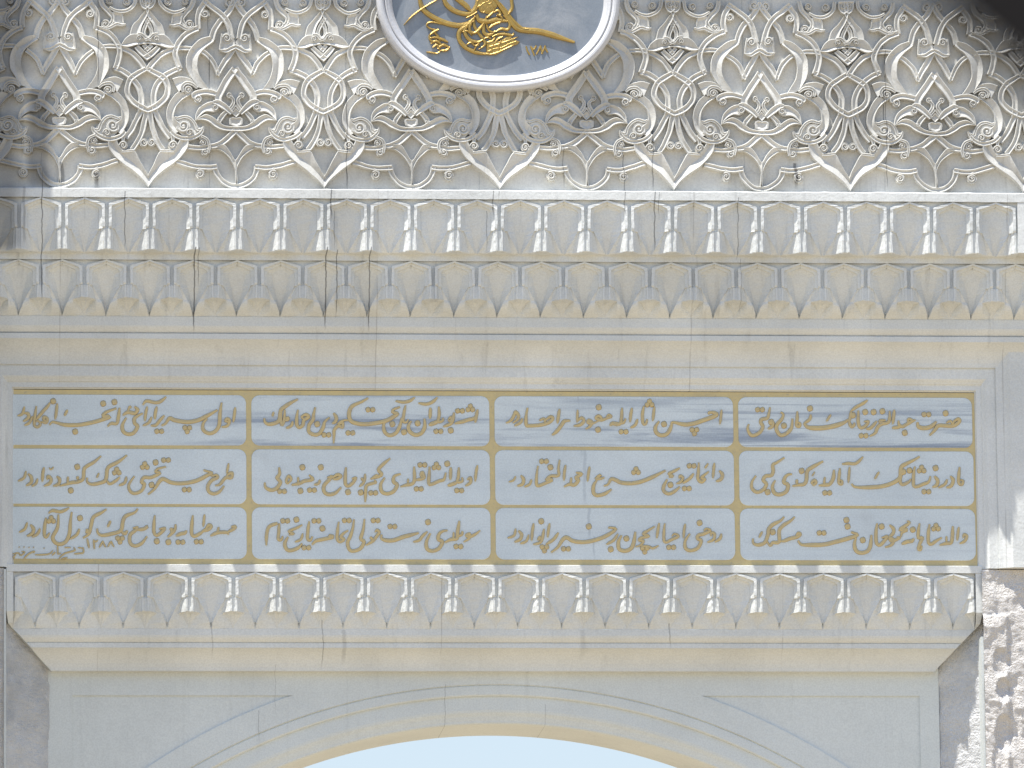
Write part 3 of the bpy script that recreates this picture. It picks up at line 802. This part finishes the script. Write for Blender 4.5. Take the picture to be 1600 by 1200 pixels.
class Letter:
    """raised gilded strokes on a plane; photo pixel coordinates"""
    def __init__(s, d, h): s.mb = MB(); s.d = d; s.h = h; s.k = 0; s.edge = set()
    def stroke(s, pts, w, taper=.5, per=5, endw=None):
        s.k += 1; h = s.h * (1 + .035 * (s.k % 8))
        P = catmull([(p[0], p[1]) for p in pts], per)
        if len(pts[0]) > 2: Wd = [q[2] for q in catmull([(p[0], p[1], p[2]) for p in pts], per)]
        else:
            acc = [0]
            for a, b in zip(P, P[1:]): acc.append(acc[-1] + math.hypot(b[0] - a[0], b[1] - a[1]))
            L = acc[-1] or 1
            Wd = [w * (taper + (1 - taper) * min(1, min(a / L, 1 - a / L) / .22)) for a in acc]
        L_, Cn, R_ = offsets([(a, b, c) for (a, b), c in zip(P, Wd)])
        rows = []
        for l, c, r, ww in zip(L_, Cn, R_, Wd):
            f = lambda p, q: (c[0] + (p[0] - c[0]) * q, c[1] + (p[1] - c[1]) * q)
            q = [(f(l, 1.14), 0), (f(l, 1.02), .42), (f(l, .8), .8), (c, 1.0), (f(r, .8), .8), (f(r, 1.02), .42), (f(r, 1.14), 0)]
            rows.append([W(p[0], p[1], s.d + z * h) for p, z in q])
        f0 = len(s.mb.f); s.mb.loft(rows)
        s.edge |= {i for i in range(f0, len(s.mb.f)) if (i - f0) % 6 in (0, 5)}
        for r in (rows[0], rows[-1]): s.mb.add(r, [tuple(range(len(r)))])
    def dot(s, x, y, r=4.6):
        s.k += 1; h = s.h * (1 + .035 * (s.k % 8)); rows = []
        f0 = len(s.mb.f); s.edge |= set(range(f0, f0 + 8))
        for q, z in ((1.12, 0), (1.0, .42), (.7, .9), (0, 1.05)):
            rows.append([W(x + r * q * math.cos(a), y + r * q * 1.05 * math.sin(a), s.d + z * h) for a in (0.15, .78, 1.72, 2.36, 3.29, 3.92, 4.86, 5.5)])
        s.mb.loft(rows, closed=True)
    def build(s, name, mat, parent):
        o = s.mb.build(name, mat, parent); o.data.materials.append(M_EDGE)
        for i in s.edge: o.data.polygons[i].material_index = 1
        return o
    def plate(s, poly):
        s.k += 1; h = s.h * (1 + .035 * (s.k % 8)); n = len(poly)
        cx = sum(p[0] for p in poly) / n; cy = sum(p[1] for p in poly) / n; rows = []
        for q, z in ((1.02, 0), (.97, .8), (.7, .95), (0, 1)):
            rows.append([W(cx + (p[0] - cx) * q, cy + (p[1] - cy) * q, s.d + z * h) for p in poly])
        s.mb.loft(rows, closed=True)

tg = Letter(110.2, 4.0)
for pts, wd in (
    ([(655, -14), (656, 0), (661, 14), (675, 26), (696, 36), (717, 40), (731, 36), (744, 25)], 7.2),
    ([(692, -14), (694, 0), (700, 10), (712, 18), (728, 22), (738, 19), (745, 8), (745, -8)], 6.6),
    ([(705, -10), (718, 1), (728, 9), (736, 18)], 7.0),
    ([(690, -4), (682, 0), (668, 8), (654, 17), (643, 26), (631, 39)], 2.2),
    ([(741, 32), (727, 41), (718, 49), (717.5, 61), (725, 72), (738, 79.5), (752, 83.5), (764, 84)], 6.2),
    ([(739, 29), (727, 44), (727.5, 54), (735, 63), (747, 65.5), (754, 62)], 5.6),
    ([(743, 24), (734.5, 39), (735, 49), (742, 51), (750, 44), (757, 34)], 4.4),
    ([(742, 26), (741, 40), (749, 53), (755, 61), (758, 69), (748, 77)], 4.6),
    ([(760, 24), (758, 35), (753, 42), (747, 47)], 3.6),
    ([(757, 37), (755.5, 49), (761, 54.5), (769, 52.5), (774, 48)], 5.4),
    ([(760, 37), (764, 47), (772, 51)], 3.6),
    ([(774, 50), (783, 45), (793, 46), (797, 38), (793, 30), (786, 24)], 4.6),
    ([(746, 22), (748, 31), (760, 33.5), (776, 31), (793, 33)], 7.4),
    ([(764, 44), (772, 38), (783, 34)], 4.2), ([(760, 28), (766, 23), (771, 18)], 3.6), ([(728, 28), (738, 23), (746, 18)], 3.0),
    ([(769, 58), (776, 54), (788, 53), (800, 55), (803, 51)], 4.6),
    ([(761, 66), (769, 64), (774, 58)], 3.6), ([(773, 68), (778, 61), (786, 57)], 3.6),
    ([(768, -8), (774, 0), (787, 16), (797, 31), (808, 44), (822, 47.5), (840, 49), (860, 54), (882, 61), (898, 66)], 8.0),
    ([(781, 4), (793, 20), (803, 33), (815, 43.5), (826, 45)], 4.2),
    ([(798, -10), (799.5, 2), (800, 13), (793, 23)], 4.6), ([(776, 22), (783, 26), (786, 32)], 3.2), ([(771, 20), (778, 16), (782, 22), (776, 25)], 3.8)):
    tg.stroke(pts, wd * 1.08, .4)
tg.plate([(760, 68), (770, 64), (780, 64), (792, 57), (801, 56), (798, 60), (810, 57), (803, 62), (812, 65), (809, 69), (798, 73), (784, 81), (774, 86), (763, 86.5), (760, 84)])
tg.plate([(742, -12), (776, -12), (777, 10), (770, 20), (761, 22), (748, 16)])
for pts, wd in (([(762, 80), (772, 76), (784, 74), (796, 68), (808, 64)], 3.2), ([(764, 85), (776, 82), (790, 76), (803, 70)], 3.2), ([(764, 73), (774, 70), (786, 66), (798, 62)], 3.0), ([(770, 84), (768, 76), (772, 68)], 2.6), ([(782, 80), (779, 72), (784, 62)], 2.6), ([(793, 74), (790, 66), (795, 58)], 2.6),
                ([(744, 14), (750, 8), (758, 12), (756, 19), (749, 17)], 3.0), ([(758, 18), (764, 10), (772, 12), (770, 20)], 3.0), ([(745, 2), (752, -2), (760, 3), (768, -2), (776, 4)], 3.2), ([(748, 12), (756, 4), (764, 6), (771, 0)], 2.8),
                ([(722, 50), (730, 48), (738, 56)], 3.0), ([(729, 70), (736, 66), (742, 71), (750, 70)], 3.0), ([(741, 79), (744, 72), (750, 66)], 2.8), ([(757, 60), (763, 58), (768, 62)], 3.4)):
    tg.stroke(pts, wd, .45)
for x in (747, 753, 759, 765):
    tg.stroke([(x, -8), (x + 3, 4), (x + 8, 14)], 3.0)
# small inscription beside it
for pts, wd in (([(690, 38), (680, 35), (670, 35), (667, 40), (674, 45), (684, 46)], 2.6), ([(690, 78), (683, 83), (674, 82), (666, 81)], 2.6), ([(672, 54), (680, 48), (686, 46)], 4), ([(676, 46), (684, 56), (688, 64)], 4), ([(670, 60), (680, 58), (692, 62), (700, 66)], 4.4),
                ([(673, 68), (682, 64), (690, 70)], 4.4), ([(684, 76), (692, 70), (702, 74)], 4.8), ([(676, 74), (683, 70), (687, 78)], 4.2), ([(690, 79), (698, 78), (703, 73)], 4.2), ([(671, 54), (672, 62), (678, 66)], 3.6)):
    tg.stroke(pts, wd, .5)
rel(tg.mb, PLQ).build('monogram', M_TUGH, PLQ)
dg = Letter(110.2, 1.6)
for pts in ([(822, 72), (824, 79), (828, 86)], [(829, 72), (832, 79), (835, 87)], [(829.5, 73), (834, 77), (838, 71)], [(838, 85), (842, 78), (845, 71)], [(844.5, 71), (846, 78), (848, 84)], [(846, 84), (850, 77), (852, 71)], [(851.5, 71), (853, 77), (856, 82)]):
    dg.stroke(pts, 2.5, .8)
rel(dg.mb, PLQ).build('date', M_TUGH, PLQ)

# ------------------------------------------------------------------ inscription tablet
tb = thing('inscription_tablet', 'pale marble tablet with twelve gilded panels of calligraphy above the arch', 'inscription tablet', (XX(771, 0, 740), D(0), ZX(880, 0)))
gb = MB()
gx0, gx1 = XX(18.6, .5, 740), XX(1524.5, .5, 740)
gb.box(gx0, gx1, D(.7), D(-8), ZX(883.0, .7), ZX(611.5, .7))
rel(gb, tb).build('gilt_border', M_GOLDB, tb)
cols = [(19.2, 385), (393.2, 765.6), (773.6, 1147), (1155, 1521.6)]
rowsY = [(619, 697.6), (703.2, 789), (793.6, 874.4)]
def cart(ci, ri):
    x0, x1 = cols[ci]; y0, y1 = rowsY[ri]
    ym = (y0 + y1) / 2; d = 2.0
    X0, X1 = XX(x0, d, 740), XX(x1 + (ri - 1) * .8 * (ci == 3), d, 740); Z0, Z1_ = ZX(y1, d), ZX(y0, d)
    r = 13 * S
    pts = []
    def corner(cx, cz_, a0_, big):
        rr = r if big else .6 * S
        return [(cx[0] + (-cx[1]) * rr + rr * math.cos(a0_ + math.pi / 2 * k / 6) * 1, cz_[0] + (-cz_[1]) * rr + rr * math.sin(a0_ + math.pi / 2 * k / 6)) for k in range(7)]
    lb = ci > 0
    pts += corner((X1, 1), (Z1_, 1), 0, True)
    pts += corner((X0, -1), (Z1_, 1), math.pi / 2, lb)
    pts += corner((X0, -1), (Z0, -1), math.pi, lb)
    pts += corner((X1, 1), (Z0, -1), 1.5 * math.pi, True)
    m = MB(); n = len(pts); cx, cy = (X0 + X1) / 2, (Z0 + Z1_) / 2
    sh = lambda e: [(x + (e * S if x < cx else -e * S), z + (e * S if z < cy else -e * S)) for x, z in pts]
    L = [[(x, D(0), z) for x, z in sh(0)], [(x, D(1.5), z) for x, z in sh(0)], [(x, D(2.0), z) for x, z in sh(.6)]]
    m.loft(L, closed=True)
    m.add(L[-1], [tuple(range(n))])
    return m
# calligraphy: strokes traced per half panel (origin, 8 units to the pixel); 'd' dot, 'e' two dots, 't' three dots, 'v' three dots pointing down
INK = {
 (3, 0): [((1150, 610), '''42:160,420 145,480 180,550 230,560 300,520 335,450 310,400 320,360 390,345 410,290 425,210
e300,240
40:440,380 465,410 450,450 400,480
d440,395
44:705,350 695,460 640,530 560,560 510,500 510,430 570,360 592,300 560,270
d600,440
38:765,260 765,350 755,430 790,450 800,410 765,400
38:935,300 920,360 850,410
56:850,405 900,460 1050,470 1200,450 1330,410 1405,365
d925,225
30:1185,300 1160,340 1130,385
36:1440,255 1428,330 1408,400
38:1432,262 1500,208 1580,165 1645,120
40:1410,380 1440,450 1475,430 1480,400
d1462,310
40:1530,250 1528,400 1560,465 1620,440 1655,385 1600,390'''),
  ((1340, 610), '''d95,270
d200,270
d310,260
38:240,380 200,430 150,475 105,475
40:400,255 400,350 380,400 300,420 250,460 220,530 150,570
34:350,370 280,375 290,400 340,400
e75,565
38:460,240 440,420
40:510,375 520,430 560,450 600,430 690,380 725,370
34:690,370 640,355 630,400
40:430,465 500,460 540,440
d590,530
50:750,395 760,450 830,470 920,450 985,385
e860,300
d1100,285
45:900,560 960,500 1010,440 1100,440 1200,440 1270,390 1260,355 1210,380 1190,420
30:1110,405 1160,380 1190,425''')],
 (2, 0): [((770, 610), '''38:165,405 230,370 270,300 285,265 320,310 310,360 250,405
34:370,345 345,400 270,440
42:435,215 415,330 420,430 460,440 600,430 700,400 750,350 720,325 660,370 650,400
32:580,375 640,350 655,395
38:835,230 820,320 808,410
44:970,375 900,380 860,430 800,510 740,555
30:1060,240 1055,400
38:1010,440 1090,430 1140,380 1110,340 1060,380
38:1160,480 1210,450 1240,400 1200,370 1190,400 1240,410 1300,390
36:1300,390 1360,350 1320,315 1290,345 1360,370 1430,340 1480,325 1450,300 1420,330
d1325,210
d1315,490
45:1465,440 1500,410 1600,425'''),
  ((960, 610), '''38:95,215 90,330 85,400 120,395 140,350
42:-10,425 50,420 92,395
e115,515
36:220,215 205,300 195,395
36:290,355 260,430 200,465
38:370,190 350,300 360,410 395,410 410,355
34:500,200 490,290 480,380
t440,160
46:560,385 515,450 520,520 580,560 660,540 710,450 715,390
d620,420
50:715,395 760,400 880,425 1000,410 1120,370 1230,330 1280,300 1240,275 1180,275 1190,298
v1000,515
32:1340,240 1330,330 1320,420''')],
 (1, 0): [((390, 610), '''46:185,345 190,390 230,420 310,410 370,370 390,250 430,210 520,150 605,108
36:400,240 390,330 400,430 430,380 440,240
34:440,375 480,365 480,340 450,350
30:300,265 285,325
36:540,385 520,440 455,470
42:605,240 590,330 590,420 620,460 665,430 680,370 740,330 700,300 650,330 680,355
44:820,210 800,300 790,370 745,430 740,510 800,550 870,540 920,460 940,390 1000,335
d845,420
e960,555
42:1050,280 1085,340 1070,390 1030,410
38:1050,660 1055,560 1060,490 1110,440 1160,460 1160,400 1110,420 1170,375 1240,370
48:1480,95 1400,140 1290,190 1250,250 1245,330 1280,390 1400,420 1560,410 1700,380 1780,340 1850,290 1790,270 1800,235 1880,205
e1510,240
e1260,530'''),
  ((580, 610), '''44:180,370 155,440 170,520 230,560 310,530 360,440 380,340
d265,420
36:430,185 410,280 400,380 440,395 465,360
d410,520
46:500,380 465,440 480,510 550,555 630,530 670,450 665,350
d580,410
38:305,130 400,145 480,130 545,85
38:590,155 690,170 770,140 828,85
40:740,215 738,290 735,350
38:845,200 850,300 840,390 900,370 890,340
50:720,430 780,410 840,385
e840,510
40:1035,275 1025,340 1000,410 900,450
34:960,365 1000,330 1000,380 960,375
d995,500
44:1045,410 1140,390 1200,370 1290,345 1310,300
38:1332,235 1312,330 1300,400
e1110,255
t1240,220''')],
 (0, 0): [((10, 610), '''34:140,315 200,290 225,200
40:220,280 270,290 275,340 210,385
34:325,320 290,400 225,435
36:375,195 355,330 350,430 390,455 425,420 400,380 370,390
40:370,370 450,270 520,190 545,150
36:430,390 500,400 510,350 470,330 470,370 510,380
d585,135
36:635,160 625,260 610,360
46:540,430 570,395 620,400 740,430 900,430 1050,405 1180,370 1290,330 1210,320 1250,270 1375,222
34:765,240 725,315
d860,515
d1210,165
d1350,145
40:1415,215 1400,330 1380,410 1310,410 1265,448
44:1455,308 1520,270 1600,285 1640,240 1600,200
26:1540,190 1520,260
44:1500,340 1450,430 1460,510 1520,545 1590,530 1640,450 1605,410 1600,350 1650,310 1705,285'''),
  ((200, 610), '''26:20,190 40,220
40:185,180 230,130 330,150 400,140 478,78
36:240,200 220,290 210,380
38:360,200 340,290 335,360
34:295,330 260,400 185,438
38:455,310 400,370 350,430 285,437
e390,510
48:420,437 470,410 520,345 580,370 740,395 880,370 1000,310 1118,243
v740,490
44:1170,150 1150,280 1140,430 1090,510 1010,535 940,490 940,410 988,348
36:1170,455 1240,440 1270,380 1240,350 1220,380 1270,395
36:1340,210 1330,300 1315,395''')],
 (3, 1): [((1150, 700), '''42:250,345 200,420 200,500 260,550 340,520 380,450 340,400 370,350 440,340 465,290 460,210 510,180 605,118
d395,550
46:490,400 455,480 480,560 550,580 630,540 650,460 600,430 610,370 650,330 700,325
44:705,472 780,460 850,450 880,400 890,290 950,240 1090,163
34:760,390 760,450
d820,285
38:960,470 1000,430 980,400 950,430 970,460
20:985,295 950,350
44:1225,270 1215,380 1170,450 1110,460 1035,467
30:1110,360 1100,450
e1140,560
36:1300,250 1290,340 1285,430 1320,450 1325,410 1290,400
38:1325,198 1400,190 1500,190 1588,108
32:1420,235 1412,330 1405,435'''),
  ((1340, 700), '''48:-75,445 -50,475 0,488 150,490 300,478 430,440 530,370 545,240 620,190 700,150 775,105
30:270,295 240,340 212,388
40:545,300 530,400 560,455 640,420 665,385
d572,298
d650,280
40:715,230 700,330 700,460 740,480 820,450 890,420 910,350
t800,265
e860,545
42:960,350 1000,400 990,460 935,487
d975,250
36:1120,390 1090,450 1010,493
42:1160,350 1195,400 1170,470 1110,492
38:1275,235 1265,340 1265,430 1300,455 1320,410 1280,395''')],
 (2, 1): [((770, 700), '''26:285,350 260,400 200,420
40:350,340 385,390 370,450 305,472
32:485,390 460,450 395,483
38:565,220 550,320 545,440 570,470 650,440 740,400 700,390 670,400 720,350 820,340 820,250 836,145
e640,165
d720,240
34:910,210 895,300 890,405
44:890,482 960,450 1020,460 1070,400 1040,370 1110,320 1040,305
30:980,365 975,440
34:1210,230 1195,320 1185,415
34:1395,365 1350,380 1290,380 1350,335 1300,350
44:1300,400 1260,470 1260,560 1310,590 1400,570 1485,512
46:1390,470 1440,450 1480,385 1540,400 1600,430 1720,440 1850,420 2000,360 2160,278'''),
  ((960, 700), '''t270,285
36:818,248 740,290 680,320 730,350 680,362
42:660,390 615,480 620,540 680,570 750,540 818,483
d700,460
36:775,442 830,420 855,370 820,345 810,380
38:990,315 940,380 855,437
e965,222
e905,505
38:1055,180 1050,280 1045,380 1085,425 1130,390 1090,370 1130,330 1180,292
28:1172,190 1130,252
34:1250,185 1240,280 1230,375
42:1310,280 1350,330 1330,390 1270,412''')],
 (1, 1): [((390, 700), '''44:190,430 200,490 270,525 340,500 385,430 360,390 345,370 375,320 368,240
e405,540
34:480,440 520,390 490,345 460,400 470,440 500,420
42:525,460 620,440 690,410 790,390 745,335
28:605,360 610,430
d660,240
d890,240
d635,535
e780,525
36:880,395 860,440 805,457
44:970,370 1030,350 990,400 930,470 935,550 1000,580 1080,555 1143,488
40:1030,375 1100,330 1140,350 1100,380 1040,388
42:1205,240 1195,350 1200,450 1240,470 1290,430 1330,370 1280,382
d1230,550
34:1445,320 1430,420 1370,482
32:1395,370 1425,410
d1390,555
38:1445,675 1450,560 1460,470 1530,440 1580,430 1560,400
34:1525,382 1600,330
e1545,560'''),
  ((580, 700), '''40:238,128 150,200 90,270 130,320 100,350 -10,385
44:170,370 120,450 130,540 200,570 280,540 325,460 280,420 290,350 370,322
40:365,482 440,460 500,450 540,400 535,230
26:460,380 460,440
38:540,400 600,390 660,370 640,300 620,340 650,362
e640,210
e595,510
40:730,230 725,330 720,440 760,450 850,410 910,390 932,305
t815,225
d950,195
38:995,240 992,310 990,395
38:1095,240 1090,350 1080,420 1140,410 1135,365
44:955,467 1020,450 1080,420
e1100,530
38:1175,472 1240,430 1240,370 1200,395
34:1328,212 1310,310 1300,415''')],
 (0, 1): [((10, 700), '''34:145,412 220,370 245,285
40:270,320 310,360 310,430 245,467
32:390,380 370,440 315,477
38:470,240 455,320 450,418
22:535,245 560,265 590,235
40:470,472 540,440 560,390 520,350 510,392
40:630,350 665,390 650,450 585,472
42:665,472 750,450 820,430 900,420 960,380 970,270 1000,230 1100,170 1183,98
30:770,355 765,440
34:890,350 892,395
d885,235
d805,530
44:1010,370 1010,420 1060,450 1150,440 1240,400 1260,270 1300,220 1400,170 1505,88
26:1157,310 1130,372
36:1250,390 1290,445 1370,405 1418,358
t1380,290
36:1500,355 1480,430 1405,467'''),
  ((200, 700), '''40:80,350 10,460 30,540 90,565 170,530 205,450 170,425 200,365 290,365 400,310 345,295 380,255 475,232
t210,220
d345,180
e475,150
d295,460
46:250,578 330,510 390,420 440,385 540,430 680,440 850,410 1000,335 1050,310 945,275
e735,520
42:1035,350 1100,335 1120,365 1050,400 1000,470 1010,540 1070,570 1140,545 1203,472
30:1258,188 1235,320
40:1090,467 1150,450 1220,370 1290,370 1300,310 1250,330 1230,372''')],
 (3, 2): [((1150, 790), '''44:210,410 220,470 280,490 360,460 400,360 410,290 470,230 550,190 603,138
30:330,320 288,398
d460,330
42:390,450 430,500 460,460 540,450 540,310 600,240 680,190 733,138
44:550,440 600,440 680,410 760,390 800,360 780,340 750,372
e1070,340
50:775,435 820,485 950,490 1100,485 1250,450 1400,410 1520,365 1440,328
d1380,180
d1395,260
46:1500,400 1480,480 1500,560 1560,590 1640,570 1680,500 1692,365
d1585,430'''),
  ((1340, 790), '''42:245,220 230,330 235,460 280,490 340,430 370,380 300,402
d300,260
40:345,518 420,490 450,430 400,400 430,440 530,400 490,392
40:400,240 450,290 440,350 385,392
42:540,390 560,330 620,300 530,300 600,250 650,210 620,190
d690,300
40:775,220 760,310 760,400 810,400 780,470 760,540 790,550 800,498
46:550,477 620,450 680,440 703,408
40:900,230 885,330 885,450 920,480 980,440 1053,398
t980,270
42:1190,255 1185,370 1170,460 1110,470 1025,492
26:1110,380 1110,450
34:1265,265 1255,340 1245,435
36:1275,472 1340,440 1365,380 1330,360 1320,402''')],
 (2, 2): [((770, 790), '''32:285,285 265,370 185,402
40:320,310 360,360 340,420 270,452
32:450,360 420,440 345,472
36:510,220 495,320 485,435
36:640,290 620,400 590,460 505,482
34:560,430 590,390 580,432
d605,195
34:710,220 695,310 685,395
38:820,335 760,420 665,482
v645,540
46:728,582 810,520 870,430 920,395 1000,440 1130,455 1280,430 1430,370 1540,290 1445,270
e915,540
d1200,260
36:1565,350 1510,430 1420,482
d1475,545
46:1610,370 1570,450 1580,540 1650,565 1720,540 1760,470 1782,325'''),
  ((960, 790), '''d150,410
36:503,258 420,310 360,350 430,380 340,400 310,430 360,440 330,490 265,512
30:320,500 430,510 480,530 553,498
v380,555
34:560,215 545,300 530,405
36:630,220 620,320 620,430 650,455 720,420 800,380 750,350 720,382
e710,520
32:885,225 870,320 865,405
42:943,348 885,440 890,530 950,560 1040,530 1085,440 1040,410 1050,370 1120,350 1200,310 1150,285 1120,312
d1065,215
36:1160,457 1240,420 1250,350 1210,340 1210,382
36:1337,348 1320,410 1255,452''')],
 (1, 2): [((390, 790), '''40:210,495 210,400 225,300 260,250 350,220 300,237
38:370,220 365,320 360,420 400,420 415,378
e445,190
d585,175
34:658,238 580,280 490,320 550,350 490,362
44:480,390 440,470 460,540 510,560 600,530 658,472
32:665,345 640,420 565,452
e710,525
38:745,195 730,300 725,410 760,430 785,383
e835,190
44:780,487 830,440 920,420 1040,390 1000,370 1000,402
d910,285
38:1115,200 1100,300 1095,410 1130,450 1180,420 1140,390 1180,340 1233,308
e1215,185
42:1305,170 1290,280 1260,380 1225,460 1250,550 1310,565 1390,530 1430,450 1390,410 1420,300 1436,165
38:1455,492 1540,440 1590,380 1620,330 1590,300 1570,332
34:1505,390 1540,422
e1575,185'''),
  ((580, 790), '''e265,260
48:130,360 130,410 200,435 290,430 400,390 480,370 595,338
d710,205
36:702,322 640,380 600,430 525,452
44:740,345 690,450 700,540 770,565 850,530 890,450 840,420 850,350 900,315 955,308
42:920,457 1000,420 1070,410 1080,330 1102,188
26:1030,330 1030,410
34:1085,380 1130,360 1142,318
e1090,510
36:1155,452 1220,410 1230,350 1190,370 1230,390 1310,350 1362,308''')],
 (0, 2): [((10, 790), '''34:160,332 230,290 260,208
42:300,235 340,290 320,350 255,377
36:420,285 390,350 320,392
40:495,150 480,250 475,360 500,390 542,338
t560,175
40:527,92 580,60 680,75 783,28
44:650,110 640,270 580,390 610,460 680,480 750,440 790,340 800,200 817,78
d920,155
36:912,288 880,360 795,417
42:1252,43 1180,90 1090,140 1060,240 1030,350 955,402
40:1000,290 1020,330 988,322
44:1135,285 1145,340 1200,370 1320,350 1430,310 1455,200 1490,130 1600,85 1643,38
34:1302,188 1265,267
40:1440,320 1480,350 1513,308
v1420,430
26:1010,410 1022,470 1035,532
24:1090,420 1095,480 1100,542
20:1095,430 1120,450 1143,425
24:1160,522 1190,470 1205,440
24:1205,440 1220,480 1243,520
22:1265,517 1290,470 1310,440
22:1310,440 1325,480 1348,515'''),
  ((200, 790), '''42:60,280 120,270 90,310 30,360 20,440 50,490 110,500 180,460 238,382
42:110,300 200,290 240,260 220,292
40:335,120 325,220 325,330 360,370 420,330 460,280 390,292
d360,445
36:595,230 580,310 495,392
34:520,300 550,290 540,342
d505,455
44:600,377 660,350 710,340 733,308
e655,455
42:810,120 800,220 795,340 830,380 910,340 965,288
e885,450
32:957,108 948,190 940,262
40:920,320 1000,300 1040,260 1010,240 970,292
42:1030,377 1110,340 1200,330 1250,340 1250,362
28:1135,265 1120,330
40:1240,330 1320,290 1340,260 1290,262'''),
  ((10, 790), '''18:80,600 150,590 180,620 230,580 190,570
22:100,665 92,640 120,610
22:218,662 280,600 350,570 340,592
22:360,612 450,612 540,600 580,558
22:570,622 612,578
22:640,500 642,560 645,600 685,595
22:655,662 720,600 800,575 860,555 840,520
16:725,522 805,520
22:845,602 905,595 962,585 960,520
16:895,522 965,530
20:690,662 765,648
16:155,512 165,522
16:215,512 225,522
16:280,515 290,525
16:335,515 345,525
16:465,526 476,534''')],
}
WORDS = {(c, r): None for c in range(4) for r in range(3)}
for r in range(3):
    for c in range(4):
        o = rel(cart(c, r), tb).build('cartouche', M_TAB, tb)
        lt = Letter(2.0, 2.0)
        for (ox, oy), txt in INK[(c, r)]:
            for ln in txt.split('\n'):
                if ln[0] in 'detv':
                    x, y = map(float, ln[1:].split(',')); x = ox + x / 8; y = oy + y / 8
                    if ln[0] == 'd': lt.dot(x, y)
                    elif ln[0] == 'e': lt.dot(x - 3.7, y, 4.0); lt.dot(x + 3.7, y, 4.0)
                    elif ln[0] == 't': lt.dot(x - 3.6, y + 2.3, 3.9); lt.dot(x + 3.6, y + 2.3, 3.9); lt.dot(x, y - 3, 3.9)
                    else: lt.dot(x - 3.6, y - 3, 3.9); lt.dot(x + 3.6, y - 3, 3.9); lt.dot(x, y + 2.8, 4.0)
                else:
                    wd, ps = ln.split(':')
                    lt.stroke([(ox + float(a) / 8, oy + float(b) / 8) for a, b in (p.split(',') for p in ps.split())], float(wd) / 8 * 1.0, .5, 4)
        lt.build('calligraphy', M_GOLD, o)

# ------------------------------------------------------------------ made-up black canopy close to the camera, for an unidentified dark blur (far out of focus, upper right)
def standin_canopy():
    dist = 3.6
    def near(x, y):                             # point of the near scene seen at x, y
        return CAM + (right * ((x - 800) / FPX) + upv * ((600 - y) / FPX) + fwd) * dist
    a, b = near(1405, -30), near(1655, 200)
    e = (b - a).normalized(); mid = (a + b) / 2
    n = upv - e * upv.dot(e); n.normalize()                  # up and to the right
    g = fwd - e * fwd.dot(e); g.normalize()
    h = (n * .55 + g * .83).normalized()                     # from the hem towards the hub
    ax = e.cross(h); ax = ax if ax.z > 0 else -ax            # axis of the tilted canopy
    R = 1.05; ap = R * math.cos(math.pi / 8)
    cen = mid + h * ap; top = cen + ax * .3
    foot = Vector((top.x, top.y, 0))
    root = thing('standin_canopy', 'made-up black canopy standing in for an unidentified dark blur in the top right corner', 'standin_canopy', foot)
    pts = []
    for k in range(8):
        an = math.pi / 8 + math.pi / 4 * k
        pts.append(cen - h * (R * math.cos(an)) + e * (R * math.sin(an)))
    mb = MB(); seg = 7
    for k in range(8):
        p, q = pts[k], pts[(k + 1) % 8]; rows = []
        for i in range(seg + 1):
            t = i / seg; r = []
            for j in range(7):
                s_ = j / 6
                c = cen.lerp(p.lerp(q, s_), t) + ax * (.3 * (1 - t ** 1.6))
                r.append(c)
            rows.append(r)
        mb.loft(rows)
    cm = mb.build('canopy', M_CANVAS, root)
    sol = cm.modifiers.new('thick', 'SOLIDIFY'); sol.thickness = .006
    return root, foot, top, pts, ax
root, foot, top, pts, ax = standin_canopy()
def tube(mb, a, b, r, n=8):
    a, b = Vector(a), Vector(b); dv = (b - a).normalized(); u = dv.orthogonal().normalized(); v = dv.cross(u)
    mb.loft([[tuple(p + (u * math.cos(2 * math.pi * k / n) + v * math.sin(2 * math.pi * k / n)) * r) for k in range(n)] for p in (a, b)], closed=True)
m = MB(); tube(m, foot, top + Vector((0, 0, -.02)), .02); m.build('pole', M_STEEL, root)
m = MB(); m.loft([[(foot.x + r * math.cos(2 * math.pi * k / 24), foot.y + r * math.sin(2 * math.pi * k / 24), z) for k in range(24)] for r, z in ((.001, .07), (.05, .07), (.2, .05), (.24, .03), (.24, 0))], closed=True); m.build('base', M_STEEL, root)
for p in pts:
    m = MB(); tube(m, top - ax * .02, p - ax * .008, .006, 6); m.build('rib', M_STEEL, root)
